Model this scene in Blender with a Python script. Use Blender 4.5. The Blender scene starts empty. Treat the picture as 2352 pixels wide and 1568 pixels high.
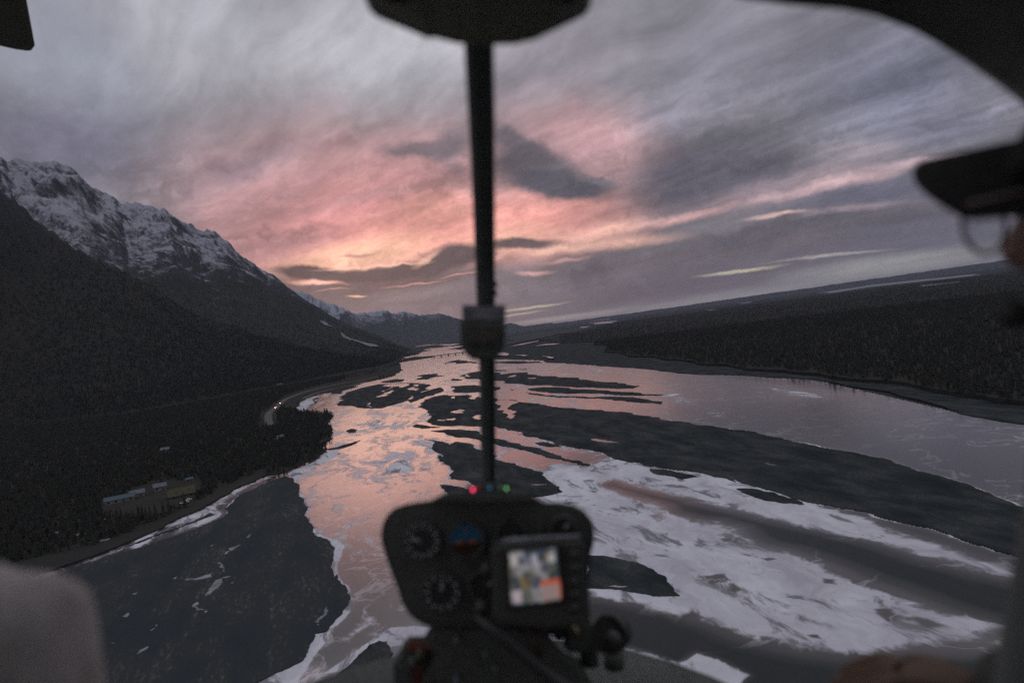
import bpy, bmesh, math, random
import numpy as np
from mathutils import Vector, Matrix, geometry
random.seed(7); np.random.seed(7)
R = math.radians
scene = bpy.context.scene
COL = scene.collection

# ------------------------------------------------------------------ camera
ALT = 80.0
ROLL = R(7.55); PITCH = R(1.02)
CAM = Vector((0, 0, ALT))
_r0 = Vector((1, 0, 0)); _f = Vector((0, math.cos(PITCH), -math.sin(PITCH))); _u0 = Vector((0, math.sin(PITCH), math.cos(PITCH)))
_r = _r0 * math.cos(ROLL) - _u0 * math.sin(ROLL)
_u = _u0 * math.cos(ROLL) + _r0 * math.sin(ROLL)
KP = 36.0 / 24.0 / 2352.0            # tangent per traced pixel

cam_data = bpy.data.cameras.new('camera')
cam_data.lens = 24; cam_data.sensor_width = 36
cam_data.clip_start = 0.02; cam_data.clip_end = 300000
cam_data.dof.use_dof = True
cam_data.dof.focus_distance = 3000
cam_data.dof.aperture_fstop = 2.3
cam = bpy.data.objects.new('camera', cam_data); COL.objects.link(cam)
cam.matrix_world = Matrix(((_r.x, _u.x, -_f.x, 0), (_r.y, _u.y, -_f.y, 0), (_r.z, _u.z, -_f.z, ALT), (0, 0, 0, 1)))
scene.camera = cam
scene.view_settings.view_transform = 'Standard'
scene.view_settings.look = 'None'
scene.view_settings.exposure = 0.32
scene.view_settings.gamma = 1.0
scene.view_settings.use_curve_mapping = False
scene.cycles.max_bounces = 5
scene.cycles.volume_bounces = 1
scene.cycles.transparent_max_bounces = 8
scene.cycles.caustics_reflective = False
scene.cycles.caustics_refractive = False
scene.cycles.use_denoising = False

def ray(xd, yd):
    return _f + _r * ((xd - 1176) * KP) + _u * ((784 - yd) * KP)
def azel(xd, yd):
    d = ray(xd, yd).normalized()
    return math.degrees(math.atan2(d.x, d.y)), math.degrees(math.asin(d.z))
def G(p, z=0.0):
    d = ray(*p)
    t = (z - ALT) / min(d.z, -0.0012)
    return (d.x * t, d.y * t)
# traced-detail frames -> overview frame
def zf(ox, oy, k):
    return lambda pts: [((ox + x / k) * 0.9408, (oy + y / k) * 0.9408) for x, y in pts]
Z4 = zf(600, 600, 2.614); Z5 = zf(1200, 700, 2.614); Z6 = zf(800, 1100, 2.765)
Z7 = zf(0, 1000, 2.351); Z8 = zf(1700, 1000, 2.351); Z1 = zf(0, 300, 2.614); ZP = zf(900, 1180, 4.055)

def lin(c):
    return tuple(((v / 255) / 12.92 if v / 255 <= 0.04045 else ((v / 255 + 0.055) / 1.055) ** 2.4) for v in c)

# ------------------------------------------------------------------ node helper
class N:
    def __init__(s, tree): s.t = tree; s.n = tree.nodes; s.l = tree.links
    def _in(s, sock, v):
        if isinstance(v, bpy.types.NodeSocket): s.l.new(v, sock)
        elif v is not None:
            if sock.type == 'RGBA' and not isinstance(v, (int, float)) and len(v) == 3: v = (*v, 1)
            sock.default_value = v
    def math(s, op, a, b=None, c=None, clamp=False):
        n = s.n.new('ShaderNodeMath'); n.operation = op; n.use_clamp = clamp
        for i, v in enumerate((a, b, c)): s._in(n.inputs[i], v)
        return n.outputs[0]
    def vmath(s, op, a, b=None, sc=None):
        n = s.n.new('ShaderNodeVectorMath'); n.operation = op
        s._in(n.inputs[0], a)
        if b is not None: s._in(n.inputs[1], b)
        if sc is not None: s._in(n.inputs['Scale'], sc)
        return n.outputs['Value'] if op in ('LENGTH', 'DOT_PRODUCT') else n.outputs[0]
    def mix(s, f, a, b, blend='MIX'):
        n = s.n.new('ShaderNodeMix'); n.data_type = 'RGBA'; n.blend_type = blend
        s._in(n.inputs[0], f); s._in(n.inputs[6], a); s._in(n.inputs[7], b)
        return n.outputs[2]
    def rng(s, v, a, b, c=0.0, d=1.0, interp='SMOOTHSTEP'):
        n = s.n.new('ShaderNodeMapRange'); n.interpolation_type = interp
        for i, x in enumerate((v, a, b, c, d)): s._in(n.inputs[i], x)
        return n.outputs[0]
    def mapping(s, v, loc=(0, 0, 0), rot=(0, 0, 0), sc=(1, 1, 1), kind='POINT'):
        n = s.n.new('ShaderNodeMapping'); n.vector_type = kind
        s._in(n.inputs[0], v); n.inputs[1].default_value = loc; n.inputs[2].default_value = rot; n.inputs[3].default_value = sc
        return n.outputs[0]
    def noise(s, v, scale, detail=4, rough=0.55, dist=0.0, col=False):
        n = s.n.new('ShaderNodeTexNoise')
        s._in(n.inputs['Vector'], v); n.inputs['Scale'].default_value = scale; n.inputs['Detail'].default_value = detail
        n.inputs['Roughness'].default_value = rough; n.inputs['Distortion'].default_value = dist
        return n.outputs['Color' if col else 'Fac']
    def attr(s, name):
        n = s.n.new('ShaderNodeAttribute'); n.attribute_name = name; return n.outputs['Fac']
    def xyz(s, x, y, z=0.0):
        n = s.n.new('ShaderNodeCombineXYZ')
        for i, v in enumerate((x, y, z)): s._in(n.inputs[i], v)
        return n.outputs[0]
    def sep(s, v):
        n = s.n.new('ShaderNodeSeparateXYZ'); s._in(n.inputs[0], v); return n.outputs

# ------------------------------------------------------------------ world: dusk sky with a cloud deck
SUN_AZ, _ = azel(812, 682)
world = bpy.data.worlds.new('World'); scene.world = world; world.use_nodes = True
W = N(world.node_tree); W.n.clear()
wout = W.n.new('ShaderNodeOutputWorld')
tc = W.n.new('ShaderNodeTexCoord').outputs['Generated']
dirn = W.vmath('NORMALIZE', tc)
dx, dy, dz = W.sep(dirn)
dza = W.math('ABSOLUTE', dz)                     # below the horizon the sky mirrors (never in view)
az = W.math('MULTIPLY', W.math('ARCTAN2', dx, dy), 57.29578)
el = W.math('MULTIPLY', W.math('ARCSINE', dza), 57.29578)
w1 = W.vmath('SUBTRACT', W.noise(dirn, 4.5, 3, 0.55, col=True), (0.5, 0.5, 0.5))
w2 = W.vmath('SUBTRACT', W.noise(dirn, 16.0, 4, 0.6, col=True), (0.5, 0.5, 0.5))
warp = W.vmath('ADD', W.vmath('MULTIPLY', w1, (3.6, 2.6, 0)), W.vmath('MULTIPLY', w2, (4.2, 3.0, 0)))
# warping fades towards the horizon, where the clouds are far away and look small
wf = W.rng(el, 0.0, 22.0, 0.10, 1.0, 'LINEAR')
P = W.vmath('ADD', W.xyz(az, el), W.vmath('SCALE', warp, sc=wf))
# cloud-deck plane coordinates for the long parallel streaks
den = W.math('ADD', dza, 0.10)
cp = W.xyz(W.math('DIVIDE', dx, den), W.math('DIVIDE', dy, den))
sr = W.mapping(cp, rot=(0, 0, R(-132)), sc=(1, 1, 1))
cps = W.mapping(sr, sc=(0.75, 2.0, 1))
cps = W.vmath('ADD', cps, W.vmath('SCALE', w1, sc=0.9))
streak = W.noise(cps, 1.2, 5, 0.52, 0.1)
streak2 = W.noise(W.mapping(cps, loc=(3, 7, 0), sc=(1.0, 1.6, 1)), 3.0, 5, 0.54, 0.1)
puff = W.noise(W.vmath('ADD', dirn, W.vmath('SCALE', w2, sc=0.05)), 7.0, 6, 0.6)

def blob(col, x, y, rx, ry, ang, rgb, strength=1.0, inner=0.0):
    """one cloud or glow: centre, half axes (traced px), tilt in the picture (deg, rising to the right positive), colour"""
    a0, e0 = azel(x, y)
    ca, sa = math.cos(R(ang)), math.sin(R(ang))
    a1, e1 = azel(x + rx * ca * .5, y - rx * sa * .5); a2, e2 = azel(x + ry * sa * .5, y + ry * ca * .5)
    l1 = math.hypot(a1 - a0, e1 - e0) * 2; l2 = math.hypot(a2 - a0, e2 - e0) * 2
    th = math.atan2(e1 - e0, a1 - a0)
    m = W.mapping(P, loc=(a0, e0, 0), rot=(0, 0, th), sc=(l1, l2, 1), kind='TEXTURE')
    f = W.rng(W.vmath('LENGTH', m), inner, 1.0, strength, 0.0)
    return W.mix(f, col, lin(rgb))

c = W.mix(W.rng(el, 0, 60), lin((108, 103, 108)), lin((160, 160, 168)))
BL = [
 # broad washes
 (150, 130, 420, 300, 0, (136, 138, 150), 1, 0), (800, 110, 620, 270, 0, (168, 166, 172), 1, .1), (480, 40, 300, 160, 0, (158, 158, 166), .9, 0),
 (130, 330, 420, 190, 0, (100, 98, 113), .95, .1), (1650, 130, 420, 260, 15, (124, 121, 132), .95, 0), (2050, 200, 420, 260, 0, (108, 108, 124), .95, .1),
 (1250, 160, 330, 170, 10, (150, 143, 152), .9, 0), (560, 300, 330, 150, 12, (136, 126, 132), .8, 0),
 (860, 420, 620, 230, 5, (184, 137, 138), .95, 0), (1350, 320, 320, 150, -15, (180, 140, 143), .92, 0),
 (760, 520, 420, 160, 14, (204, 137, 137), .93, 0), (1230, 515, 370, 130, 8, (230, 156, 146), .97, .1),
 (930, 560, 420, 110, 8, (233, 155, 144), .92, 0), (820, 590, 270, 62, 10, (255, 196, 166), .97, .1), (1000, 480, 170, 70, 10, (230, 160, 145), .6, 0),
 (560, 470, 200, 110, 20, (176, 132, 134), .6, 0), (660, 560, 180, 50, 14, (160, 118, 122), .8, 0), (560, 380, 230, 56, 25, (126, 106, 114), .85, .1), (640, 440, 220, 30, 22, (160, 122, 126), .6, 0), (760, 470, 180, 24, 15, (168, 124, 126), .6, 0), (900, 440, 200, 26, 8, (166, 126, 128), .5, 0),
 (1180, 560, 200, 60, 5, (250, 188, 165), .8, 0), (1380, 540, 200, 40, 14, (244, 186, 168), .8, 0),
 # grey decks at right
 (1640, 400, 300, 130, 8, (84, 80, 91), .97, .35), (1900, 560, 600, 120, 10, (88, 82, 89), .97, .4), (1800, 435, 430, 46, 13, (146, 126, 132), .7, .2), (1560, 620, 560, 95, 9, (92, 83, 86), .97, .45),
 (2000, 440, 320, 46, 9, (92, 90, 106), .9, .2), (1620, 250, 260, 90, 12, (120, 116, 128), .7, 0), (2150, 300, 300, 60, 10, (112, 112, 130), .6, 0),
 # bright ribbons
 (1900, 425, 340, 21, 13, (198, 165, 168), .9, 0), (1560, 500, 190, 16, 13, (218, 170, 166), .9, 0), (2120, 372, 190, 14, 6, (190, 165, 172), .9, 0), (1990, 345, 150, 38, 8, (158, 146, 152), .7, 0),
 (1785, 494, 100, 9, 6, (222, 184, 178), .9, 0), (1950, 480, 200, 14, 8, (160, 140, 148), .7, 0), (1420, 560, 200, 20, 8, (238, 184, 166), .9, 0), (1290, 575, 120, 12, 10, (252, 198, 176), .9, 0),
 (1700, 622, 140, 7, 7, (214, 204, 172), .95, .1), (1440, 590, 260, 14, 10, (96, 88, 94), .8, .1), (1700, 545, 300, 12, 10, (92, 88, 98), .8, .1), (1350, 640, 240, 12, 8, (98, 88, 92), .7, .1), (2050, 520, 260, 16, 8, (98, 96, 108), .7, .1), (1900, 588, 200, 6, 7, (176, 168, 158), .9, 0), (1230, 628, 60, 8, 5, (235, 180, 170), .8, 0), (1300, 600, 80, 7, 8, (226, 170, 165), .7, 0),
 (2290, 250, 130, 16, 18, (150, 148, 168), .7, 0), (2050, 605, 420, 36, 8, (150, 148, 142), .95, .2), (1700, 680, 500, 28, 8, (142, 138, 136), .9, 0),
 # dark cloud in the middle
 (1230, 385, 150, 64, -14, (90, 84, 92), .97, .4), (1290, 425, 165, 42, -4, (70, 69, 79), .98, .45), (1190, 330, 120, 42, -28, (96, 88, 95), .95, .3), (1380, 412, 70, 18, -12, (104, 100, 108), .9, .1),
 (965, 346, 140, 32, 0, (104, 92, 98), .92, .3), (1030, 335, 100, 42, 25, (106, 96, 102), .9, .2), (1080, 300, 90, 24, 10, (138, 124, 132), .7, 0), (1040, 380, 60, 26, -30, (140, 116, 122), .7, 0),
 # dark bank above the valley
 (850, 655, 350, 50, 4, (92, 78, 82), .95, .4), (1000, 690, 450, 50, 4, (116, 106, 110), .95, .3), (705, 628, 100, 21, -3, (66, 55, 62), .98, .5), (850, 634, 175, 18, 3, (74, 61, 67), .97, .5), (960, 618, 140, 24, 6, (72, 61, 67), .97, .5), (1050, 588, 110, 32, 4, (72, 63, 68), .97, .45), (1200, 566, 120, 18, 2, (78, 67, 72), .95, .4),
 (812, 588, 60, 7, 3, (190, 136, 130), .8, .1),
 (720, 650, 90, 8, -2, (244, 178, 158), .95, .1), (812, 682, 34, 5, 2, (255, 204, 168), 1, .2), (950, 652, 110, 4, 6, (214, 152, 144), .85, 0), (1060, 632, 80, 4, 8, (206, 146, 142), .85, 0), (760, 666, 60, 3, 6, (200, 146, 140), .6, 0),
 (860, 612, 170, 6, 5, (252, 196, 172), .9, .1), (980, 594, 50, 12, 30, (246, 190, 165), .8, .1),
 # pale yellow streaks over the far plain
 (1220, 706, 110, 5, 8, (196, 184, 156), .9, .1), (1190, 722, 90, 4, 9, (188, 176, 152), .8, .1), (1300, 728, 220, 9, 8, (152, 146, 142), .8, .2),
]
for i_, b in enumerate(BL):
    if i_ % 8 == 7:                                   # a vanishing term that makes the renderer work through the list in order
        P = W.vmath('ADD', P, W.vmath('SCALE', c, sc=1e-6))
    c = blob(c, *b)
# streak and puff relief inside the deck
m1 = W.rng(streak, 0.30, 0.72, 0.66, 1.30, 'LINEAR')
m2 = W.rng(streak2, 0.30, 0.72, 0.86, 1.12, 'LINEAR')
m3 = W.rng(puff, 0.30, 0.70, 0.84, 1.15, 'LINEAR')
amp = W.rng(el, 1.0, 14.0, 0.30, 1.0)
lowP = W.vmath('ADD', W.xyz(az, W.math('SUBTRACT', el, W.math('MULTIPLY', az, 0.07))), W.vmath('SCALE', w2, sc=3.0))
band = W.noise(W.mapping(lowP, sc=(0.050, 0.42, 1)), 1.0, 7, 0.62, 0.2)
bw = W.math('MULTIPLY', W.rng(el, 0.3, 3.0), W.rng(el, 24.0, 9.0, 0.0, 1.0))
bandm = W.math('ADD', 1.0, W.math('MULTIPLY', W.math('SUBTRACT', W.rng(band, 0.32, 0.70, 0.66, 1.38, 'LINEAR'), 1.0), bw))
mm = W.math('MULTIPLY', W.math('MULTIPLY', m1, m2), m3)
mm = W.math('ADD', W.math('MULTIPLY', W.math('SUBTRACT', mm, 1.0), amp), 1.0)
c = W.vmath('SCALE', c, sc=W.math('MULTIPLY', mm, bandm))
bg = W.n.new('ShaderNodeBackground'); W._in(bg.inputs[0], c); bg.inputs[1].default_value = 1.08
sky = W.n.new('ShaderNodeTexSky'); sky.sky_type = 'NISHITA'; sky.sun_disc = False
sky.sun_elevation = R(1.5); sky.sun_rotation = R(SUN_AZ); sky.altitude = 80
bg2 = W.n.new('ShaderNodeBackground'); W._in(bg2.inputs[0], sky.outputs[0]); bg2.inputs[1].default_value = 0.006
ad = W.n.new('ShaderNodeAddShader'); W.l.new(bg.outputs[0], ad.inputs[0]); W.l.new(bg2.outputs[0], ad.inputs[1])
W.l.new(ad.outputs[0], wout.inputs[0])
world.cycles.sampling_method = 'MANUAL'; world.cycles.sample_map_resolution = 512

sun_d = bpy.data.lights.new('sun', 'SUN'); sun_d.energy = 0.06; sun_d.angle = R(20); sun_d.color = (1.0, 0.62, 0.48)
sun = bpy.data.objects.new('sun', sun_d); COL.objects.link(sun)
sd = Vector((math.sin(R(SUN_AZ)) * math.cos(R(4)), math.cos(R(SUN_AZ)) * math.cos(R(4)), math.sin(R(4))))
sun.rotation_euler = sd.to_track_quat('Z', 'Y').to_euler(); sun.location = (0, 0, 400)

# ------------------------------------------------------------------ object helpers
def tag(o, label=None, cat=None, group=None, kind=None):
    if label: o['label'] = label
    if cat: o['category'] = cat
    if group: o['group'] = group
    if kind: o['kind'] = kind
    return o
def mesh_obj(name, verts, faces, mat, parent=None, smooth=False):
    me = bpy.data.meshes.new(name); me.from_pydata([tuple(v) for v in verts], [], faces); me.update()
    if smooth: me.polygons.foreach_set('use_smooth', [True] * len(me.polygons))
    if mat: me.materials.append(mat)
    o = bpy.data.objects.new(name, me); COL.objects.link(o)
    if parent: o.parent = parent
    return o
def bm_obj(name, bm, mat, parent=None, smooth=False):
    me = bpy.data.meshes.new(name); bm.normal_update(); bm.to_mesh(me); bm.free()
    if smooth: me.polygons.foreach_set('use_smooth', [True] * len(me.polygons))
    if mat: me.materials.append(mat)
    o = bpy.data.objects.new(name, me); COL.objects.link(o)
    if parent: o.parent = parent
    return o
def empty(name, loc=(0, 0, 0), rotz=0):
    o = bpy.data.objects.new(name, None); COL.objects.link(o); o.location = loc; o.rotation_euler = (0, 0, rotz); o.empty_display_size = 0.1
    return o
def mat(name, rgb, rough=0.8, spec=0.3, noise=0.0, nscale=20, metal=0.0, bump=0.0, rgb2=None, emit=None, es=0):
    m = bpy.data.materials.new(name); m.use_nodes = True; T = N(m.node_tree)
    b = m.node_tree.nodes['Principled BSDF']
    b.inputs['Roughness'].default_value = rough; b.inputs['Specular IOR Level'].default_value = spec; b.inputs['Metallic'].default_value = metal
    o = m.node_tree.nodes.new('ShaderNodeTexCoord').outputs['Object']
    f = T.noise(o, nscale, 5, 0.6)
    a = rgb; c2 = rgb2 or tuple(v * (1 - noise) for v in rgb)
    T._in(b.inputs['Base Color'], T.mix(T.rng(f, .35, .65), a, c2))
    if bump:
        bn = T.n.new('ShaderNodeBump'); bn.inputs['Strength'].default_value = bump; bn.inputs['Distance'].default_value = 0.2 / nscale
        T._in(bn.inputs['Height'], f); T.l.new(bn.outputs[0], b.inputs['Normal'])
    if emit:
        b.inputs['Emission Color'].default_value = (*emit, 1); b.inputs['Emission Strength'].default_value = es
    return m

# ------------------------------------------------------------------ numpy noise
_tab = np.random.RandomState(3).rand(256, 256)
def vnoise(x, y):
    xi = np.floor(x).astype(np.int64); yi = np.floor(y).astype(np.int64); fx = x - xi; fy = y - yi
    fx = fx * fx * fx * (fx * (fx * 6 - 15) + 10); fy = fy * fy * fy * (fy * (fy * 6 - 15) + 10)
    a = _tab[xi & 255, yi & 255]; b = _tab[(xi + 1) & 255, yi & 255]; c_ = _tab[xi & 255, (yi + 1) & 255]; d = _tab[(xi + 1) & 255, (yi + 1) & 255]
    return (a * (1 - fx) + b * fx) * (1 - fy) + (c_ * (1 - fx) + d * fx) * fy
def fbm(x, y, o=5, gain=.5, ridged=False):
    s = 0; a = 1; t = 0
    for i in range(o):
        n = vnoise(x * 2 ** i + 17.3 * i, y * 2 ** i + 9.1 * i)
        if ridged: n = 1 - np.abs(2 * n - 1)
        s = s + a * n; t += a; a *= gain
    return s / t

def rough_poly(pts, amp=0.10, levels=3, minseg=4.0, seed=0):
    rnd = random.Random(seed)
    for L_ in range(levels):
        out = []
        for i, p in enumerate(pts):
            q = pts[(i + 1) % len(pts)]; out.append(p)
            dx_, dy_ = q[0] - p[0], q[1] - p[1]; l = math.hypot(dx_, dy_)
            if l > minseg:
                k = rnd.uniform(-amp, amp)
                out.append(((p[0] + q[0]) / 2 - dy_ * k, (p[1] + q[1]) / 2 + dx_ * k))
        pts = out
    return pts
def sheet(name, poly, z, mat_, skirt=None, parent=None):
    tris = geometry.tessellate_polygon([[Vector((x, y, 0)) for x, y in poly]])
    n = len(poly); V = [(x, y, z) for x, y in poly]; F = []
    for t in tris:
        a, b, c_ = (poly[i] for i in t)
        s = (b[0] - a[0]) * (c_[1] - a[1]) - (b[1] - a[1]) * (c_[0] - a[0])
        F.append(tuple(t) if s > 0 else tuple(reversed(t)))
    if skirt is not None:
        V += [(x, y, skirt) for x, y in poly]
        F += [(i, (i + 1) % n, n + (i + 1) % n, n + i) for i in range(n)]
    return mesh_obj(name, V, F, mat_, parent)

# ------------------------------------------------------------------ traced ground shapes (overview px)
BARS = []
def bar(pts, h=0.25, kind='gravel'): BARS.append((pts, h, kind))
LEFTBAR = Z7([(1645, 380), (1688, 415), (1716, 440), (1718, 470), (1738, 510), (1758, 580), (1776, 650), (1796, 705), (1826, 730)]) + \
    Z6([(0, 600), (28, 640), (38, 690), (40, 740), (30, 800), (28, 875), (62, 838), (92, 900), (130, 965), (146, 1012), (105, 1075), (50, 1145), (-8, 1220)]) + \
    Z7([(1806, 1285), (1776, 1350), (1740, 1438), (1640, 1488), (1550, 1530), (1460, 1575), (1350, 1720), (0, 1800), (-500, 1500), (-200, 1120), (150, 1000), (345, 940), (500, 888), (700, 818), (860, 772), (1000, 728), (1150, 672), (1275, 622), (1312, 590), (1290, 570), (1345, 525), (1420, 470), (1500, 430), (1570, 405)])
bar(LEFTBAR, 0.3, 'scrub')
bar(Z4([(595, 1000), (600, 980), (640, 945), (740, 905), (850, 882), (980, 876), (1060, 874), (1130, 880), (1180, 892), (1170, 915), (1110, 940), (1050, 960), (1030, 988), (960, 1010), (870, 1035), (800, 1037), (700, 1025), (620, 1020)]))
bar(Z4([(870, 866), (960, 850), (1010, 858), (1000, 868), (920, 874)]))
bar(Z4([(1042, 992), (1064, 960), (1130, 932), (1200, 912), (1245, 902), (1250, 932), (1200, 953), (1150, 960), (1100, 983), (1052, 1003)]))
B3 = Z4([(1115, 1003), (1140, 982), (1200, 962), (1270, 950), (1340, 955), (1420, 950), (1490, 968), (1590, 972)]) + \
    Z5([(40, 722), (140, 722), (250, 742), (380, 765), (520, 774), (700, 786), (850, 800), (1000, 825), (1100, 850), (1300, 880), (1500, 905), (1700, 935), (1850, 965), (2000, 1000)]) + \
    Z8([(705, 215), (800, 232), (1000, 270), (1200, 325), (1400, 382), (1600, 452), (1750, 512), (1881, 562), (2150, 700), (2300, 900), (1990, 885), (1820, 835), (1640, 780), (1400, 700), (1200, 650), (1000, 592), (750, 545), (600, 520), (500, 488), (420, 462), (300, 430), (200, 395)]) + \
    Z5([(1560, 1246), (1400, 1204), (1250, 1174), (1100, 1158), (980, 1142), (830, 1108), (720, 1064), (640, 1044), (520, 1022), (410, 1008), (300, 962), (200, 942), (100, 912), (30, 893)]) + \
    Z4([(1590, 1152), (1480, 1150), (1240, 1148), (1190, 1140), (1165, 1110), (1180, 1070), (1150, 1040)])
bar(B3)
bar(Z4([(1365, 832), (1420, 812), (1490, 800), (1560, 806)]) + Z5([(60, 560), (130, 550), (230, 548), (290, 562), (420, 577), (560, 592), (700, 607), (860, 620), (945, 632), (900, 648), (800, 650), (600, 640), (400, 632), (250, 630), (120, 618), (20, 600)]) + Z4([(1500, 852), (1400, 842)]))
bar(Z5([(235, 650), (330, 641), (500, 648), (700, 660), (900, 672), (1100, 688), (1050, 695), (880, 692), (720, 684), (560, 680), (400, 678), (300, 668)]))
bar(Z5([(220, 672), (300, 682), (430, 698), (560, 700), (700, 702), (900, 703), (1000, 718), (1095, 735), (1080, 748), (950, 740), (780, 725), (600, 712), (430, 706), (300, 692)]))
bar(Z4([(1312, 897), (1400, 890), (1490, 893), (1620, 900), (1612, 918), (1500, 933), (1400, 938), (1318, 925)]))
bar(Z4([(1088, 832), (1140, 820), (1220, 815), (1270, 829), (1200, 838), (1172, 852), (1085, 853), (1120, 840)]))
bar(Z4([(1310, 735), (1370, 725), (1440, 738), (1490, 750), (1340, 750)]))
bar(Z4([(1590, 741), (1700, 735), (1790, 737), (1890, 748), (1700, 751), (1590, 748)]))
bar(Z4([(1305, 852), (1330, 845), (1378, 858), (1310, 860)]))
bar(Z4([(1225, 642), (1260, 636), (1312, 638), (1250, 648)]))
bar(Z4([(1330, 652), (1380, 640), (1380, 662), (1345, 660)]))
bar(Z4([(1262, 750), (1285, 746), (1292, 752), (1270, 754)]))
bar(Z4([(1065, 1150), (1088, 1138), (1130, 1142), (1200, 1154), (1240, 1157), (1120, 1165)]))
bar(Z4([(1180, 1182), (1300, 1172), (1400, 1176), (1490, 1190), (1590, 1230)]) + Z5([(100, 988), (230, 1020), (400, 1068), (560, 1110), (635, 1136), (615, 1145), (500, 1115), (380, 1092), (280, 1062), (150, 1030), (20, 1000)]) + Z4([(1490, 1236), (1400, 1222), (1300, 1208)]))
bar(Z5([(275, 997), (330, 990), (400, 1005), (450, 1019), (370, 1020), (300, 1010)]))
bar(Z4([(1143, 1236), (1200, 1240), (1300, 1270), (1340, 1250), (1420, 1262), (1500, 1305)]) + Z5([(20, 1105), (150, 1127), (260, 1165), (330, 1185), (370, 1240), (430, 1275), (452, 1310), (380, 1328), (310, 1340), (200, 1345)]) + Z6([(1000, 330), (960, 215), (830, 190), (822, 165), (850, 140), (800, 95), (745, 30)]) + Z4([(1260, 1348), (1192, 1302)]))
bar(Z6([(758, 232), (850, 240), (980, 268), (1000, 330), (820, 300), (790, 270)]))
bar(Z5([(1010, 1162), (1100, 1166), (1200, 1186), (1320, 1212), (1210, 1228), (1120, 1205), (1050, 1195)]))
bar(Z8([(230, 455), (330, 455), (450, 477), (520, 505), (620, 545), (500, 537), (400, 522), (280, 482)]))
bar([(1340, 1275), (1420, 1283), (1500, 1308), (1545, 1348), (1562, 1368), (1500, 1369), (1400, 1352), (1340, 1350)])
bar(Z4([(640, 1180), (670, 1168), (708, 1172), (705, 1188), (660, 1194)]))
bar(Z4([(490, 1300), (580, 1285), (680, 1255), (735, 1240), (700, 1262), (600, 1295), (530, 1303)]), 0.2)
bar(Z4([(430, 985), (455, 968), (480, 965), (440, 1000), (405, 1020)]), .4)
bar(Z4([(575, 925), (640, 905), (700, 893), (660, 915), (600, 945), (560, 945)]), .4)
bar(Z6([(280, 1320), (350, 1290), (400, 1300), (440, 1370), (420, 1410), (280, 1470), (100, 1530), (60, 1520), (180, 1420)]), .5)
bar(Z7([(745, 778), (850, 735), (1000, 692), (1120, 636), (1205, 592), (1235, 602), (1100, 652), (900, 715), (800, 765)]), .3, 'scrub')
bar(Z5([(20, 530), (90, 532), (100, 537), (50, 537)]), .3); bar(Z5([(165, 525), (230, 524), (225, 529)]), .3); bar(Z4([(1690, 915), (1708, 918), (1700, 924)]), .3)
bar(Z5([(20, 640), (50, 640), (55, 655), (20, 662)]), .3)

POOLS = [Z4([(850, 965), (880, 940), (940, 920), (935, 935), (885, 960)]), Z4([(870, 927), (930, 902), (925, 912), (882, 930)]), Z4([(1070, 887), (1112, 885), (1102, 918), (1080, 925)]),
 Z4([(915, 882), (975, 880), (1010, 902), (985, 905)]), Z4([(780, 1003), (795, 1008), (822, 1030), (800, 1028)]),
 Z4([(1620, 985), (1680, 982), (1690, 1020), (1725, 1055), (1700, 1075), (1712, 1090), (1690, 1106), (1660, 1096), (1664, 1070), (1640, 1050), (1625, 1030)]),
 Z5([(635, 972), (690, 974), (760, 986), (810, 997), (720, 994), (670, 984)]), Z4([(1325, 1055), (1365, 1044), (1395, 1052), (1392, 1066), (1340, 1068)]),
 Z4([(1220, 1112), (1275, 1110), (1273, 1118)]), Z4([(1283, 1106), (1332, 1101), (1320, 1114)]), Z4([(1462, 1085), (1490, 1078), (1488, 1110), (1458, 1104)]),
 Z4([(1310, 967), (1332, 960), (1330, 974)]), Z4([(1410, 957), (1485, 963), (1470, 980), (1440, 974)]), Z4([(1405, 822), (1430, 818), (1440, 832), (1420, 836)]),
 Z5([(118, 568), (150, 562), (145, 574), (125, 577)]), Z5([(235, 582), (290, 580), (280, 586)]), Z5([(160, 925), (190, 928), (200, 940), (175, 942)]), Z5([(1745, 1127), (1830, 1138), (1800, 1140)]),
 Z5([(250, 1264), (350, 1262), (340, 1268)]), Z6([(1370, 233), (1480, 230), (1470, 236)]), Z6([(1850, 925), (2030, 918), (2000, 924)])]

# river outline (overview px), far to near on the left, then the right-hand shore back
SHORE_L = Z4([(1160, 627), (1075, 641), (1122, 664), (1085, 690), (1000, 712), (960, 735), (985, 745), (1000, 790), (960, 815), (870, 848), (760, 872), (650, 903), (560, 932), (480, 945), (400, 965), (345, 998), (322, 1030), (335, 1055), (420, 1062), (470, 1070), (530, 1075), (555, 1090), (540, 1115), (518, 1130), (540, 1160), (558, 1190), (535, 1240), (490, 1292), (470, 1345), (360, 1396), (262, 1440)]) + \
    Z7([(1500, 390), (1410, 432), (1330, 468), (1250, 515), (1180, 555), (1080, 606), (960, 660), (900, 696), (820, 728), (720, 768), (620, 812), (520, 850), (420, 885), (330, 915), (100, 990), (-300, 1100)])
SHORE_R = Z8([(2300, 330), (1881, 260)]) + [(2420, 985), (2300, 968), (2200, 948)] + Z5([(2091, 600), (1900, 582), (1700, 572), (1400, 562), (1180, 550), (1050, 532), (900, 517), (700, 507), (520, 492), (330, 472), (160, 466), (20, 462)]) + Z4([(1560, 710), (1500, 690), (1440, 640), (1370, 625)])

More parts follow.
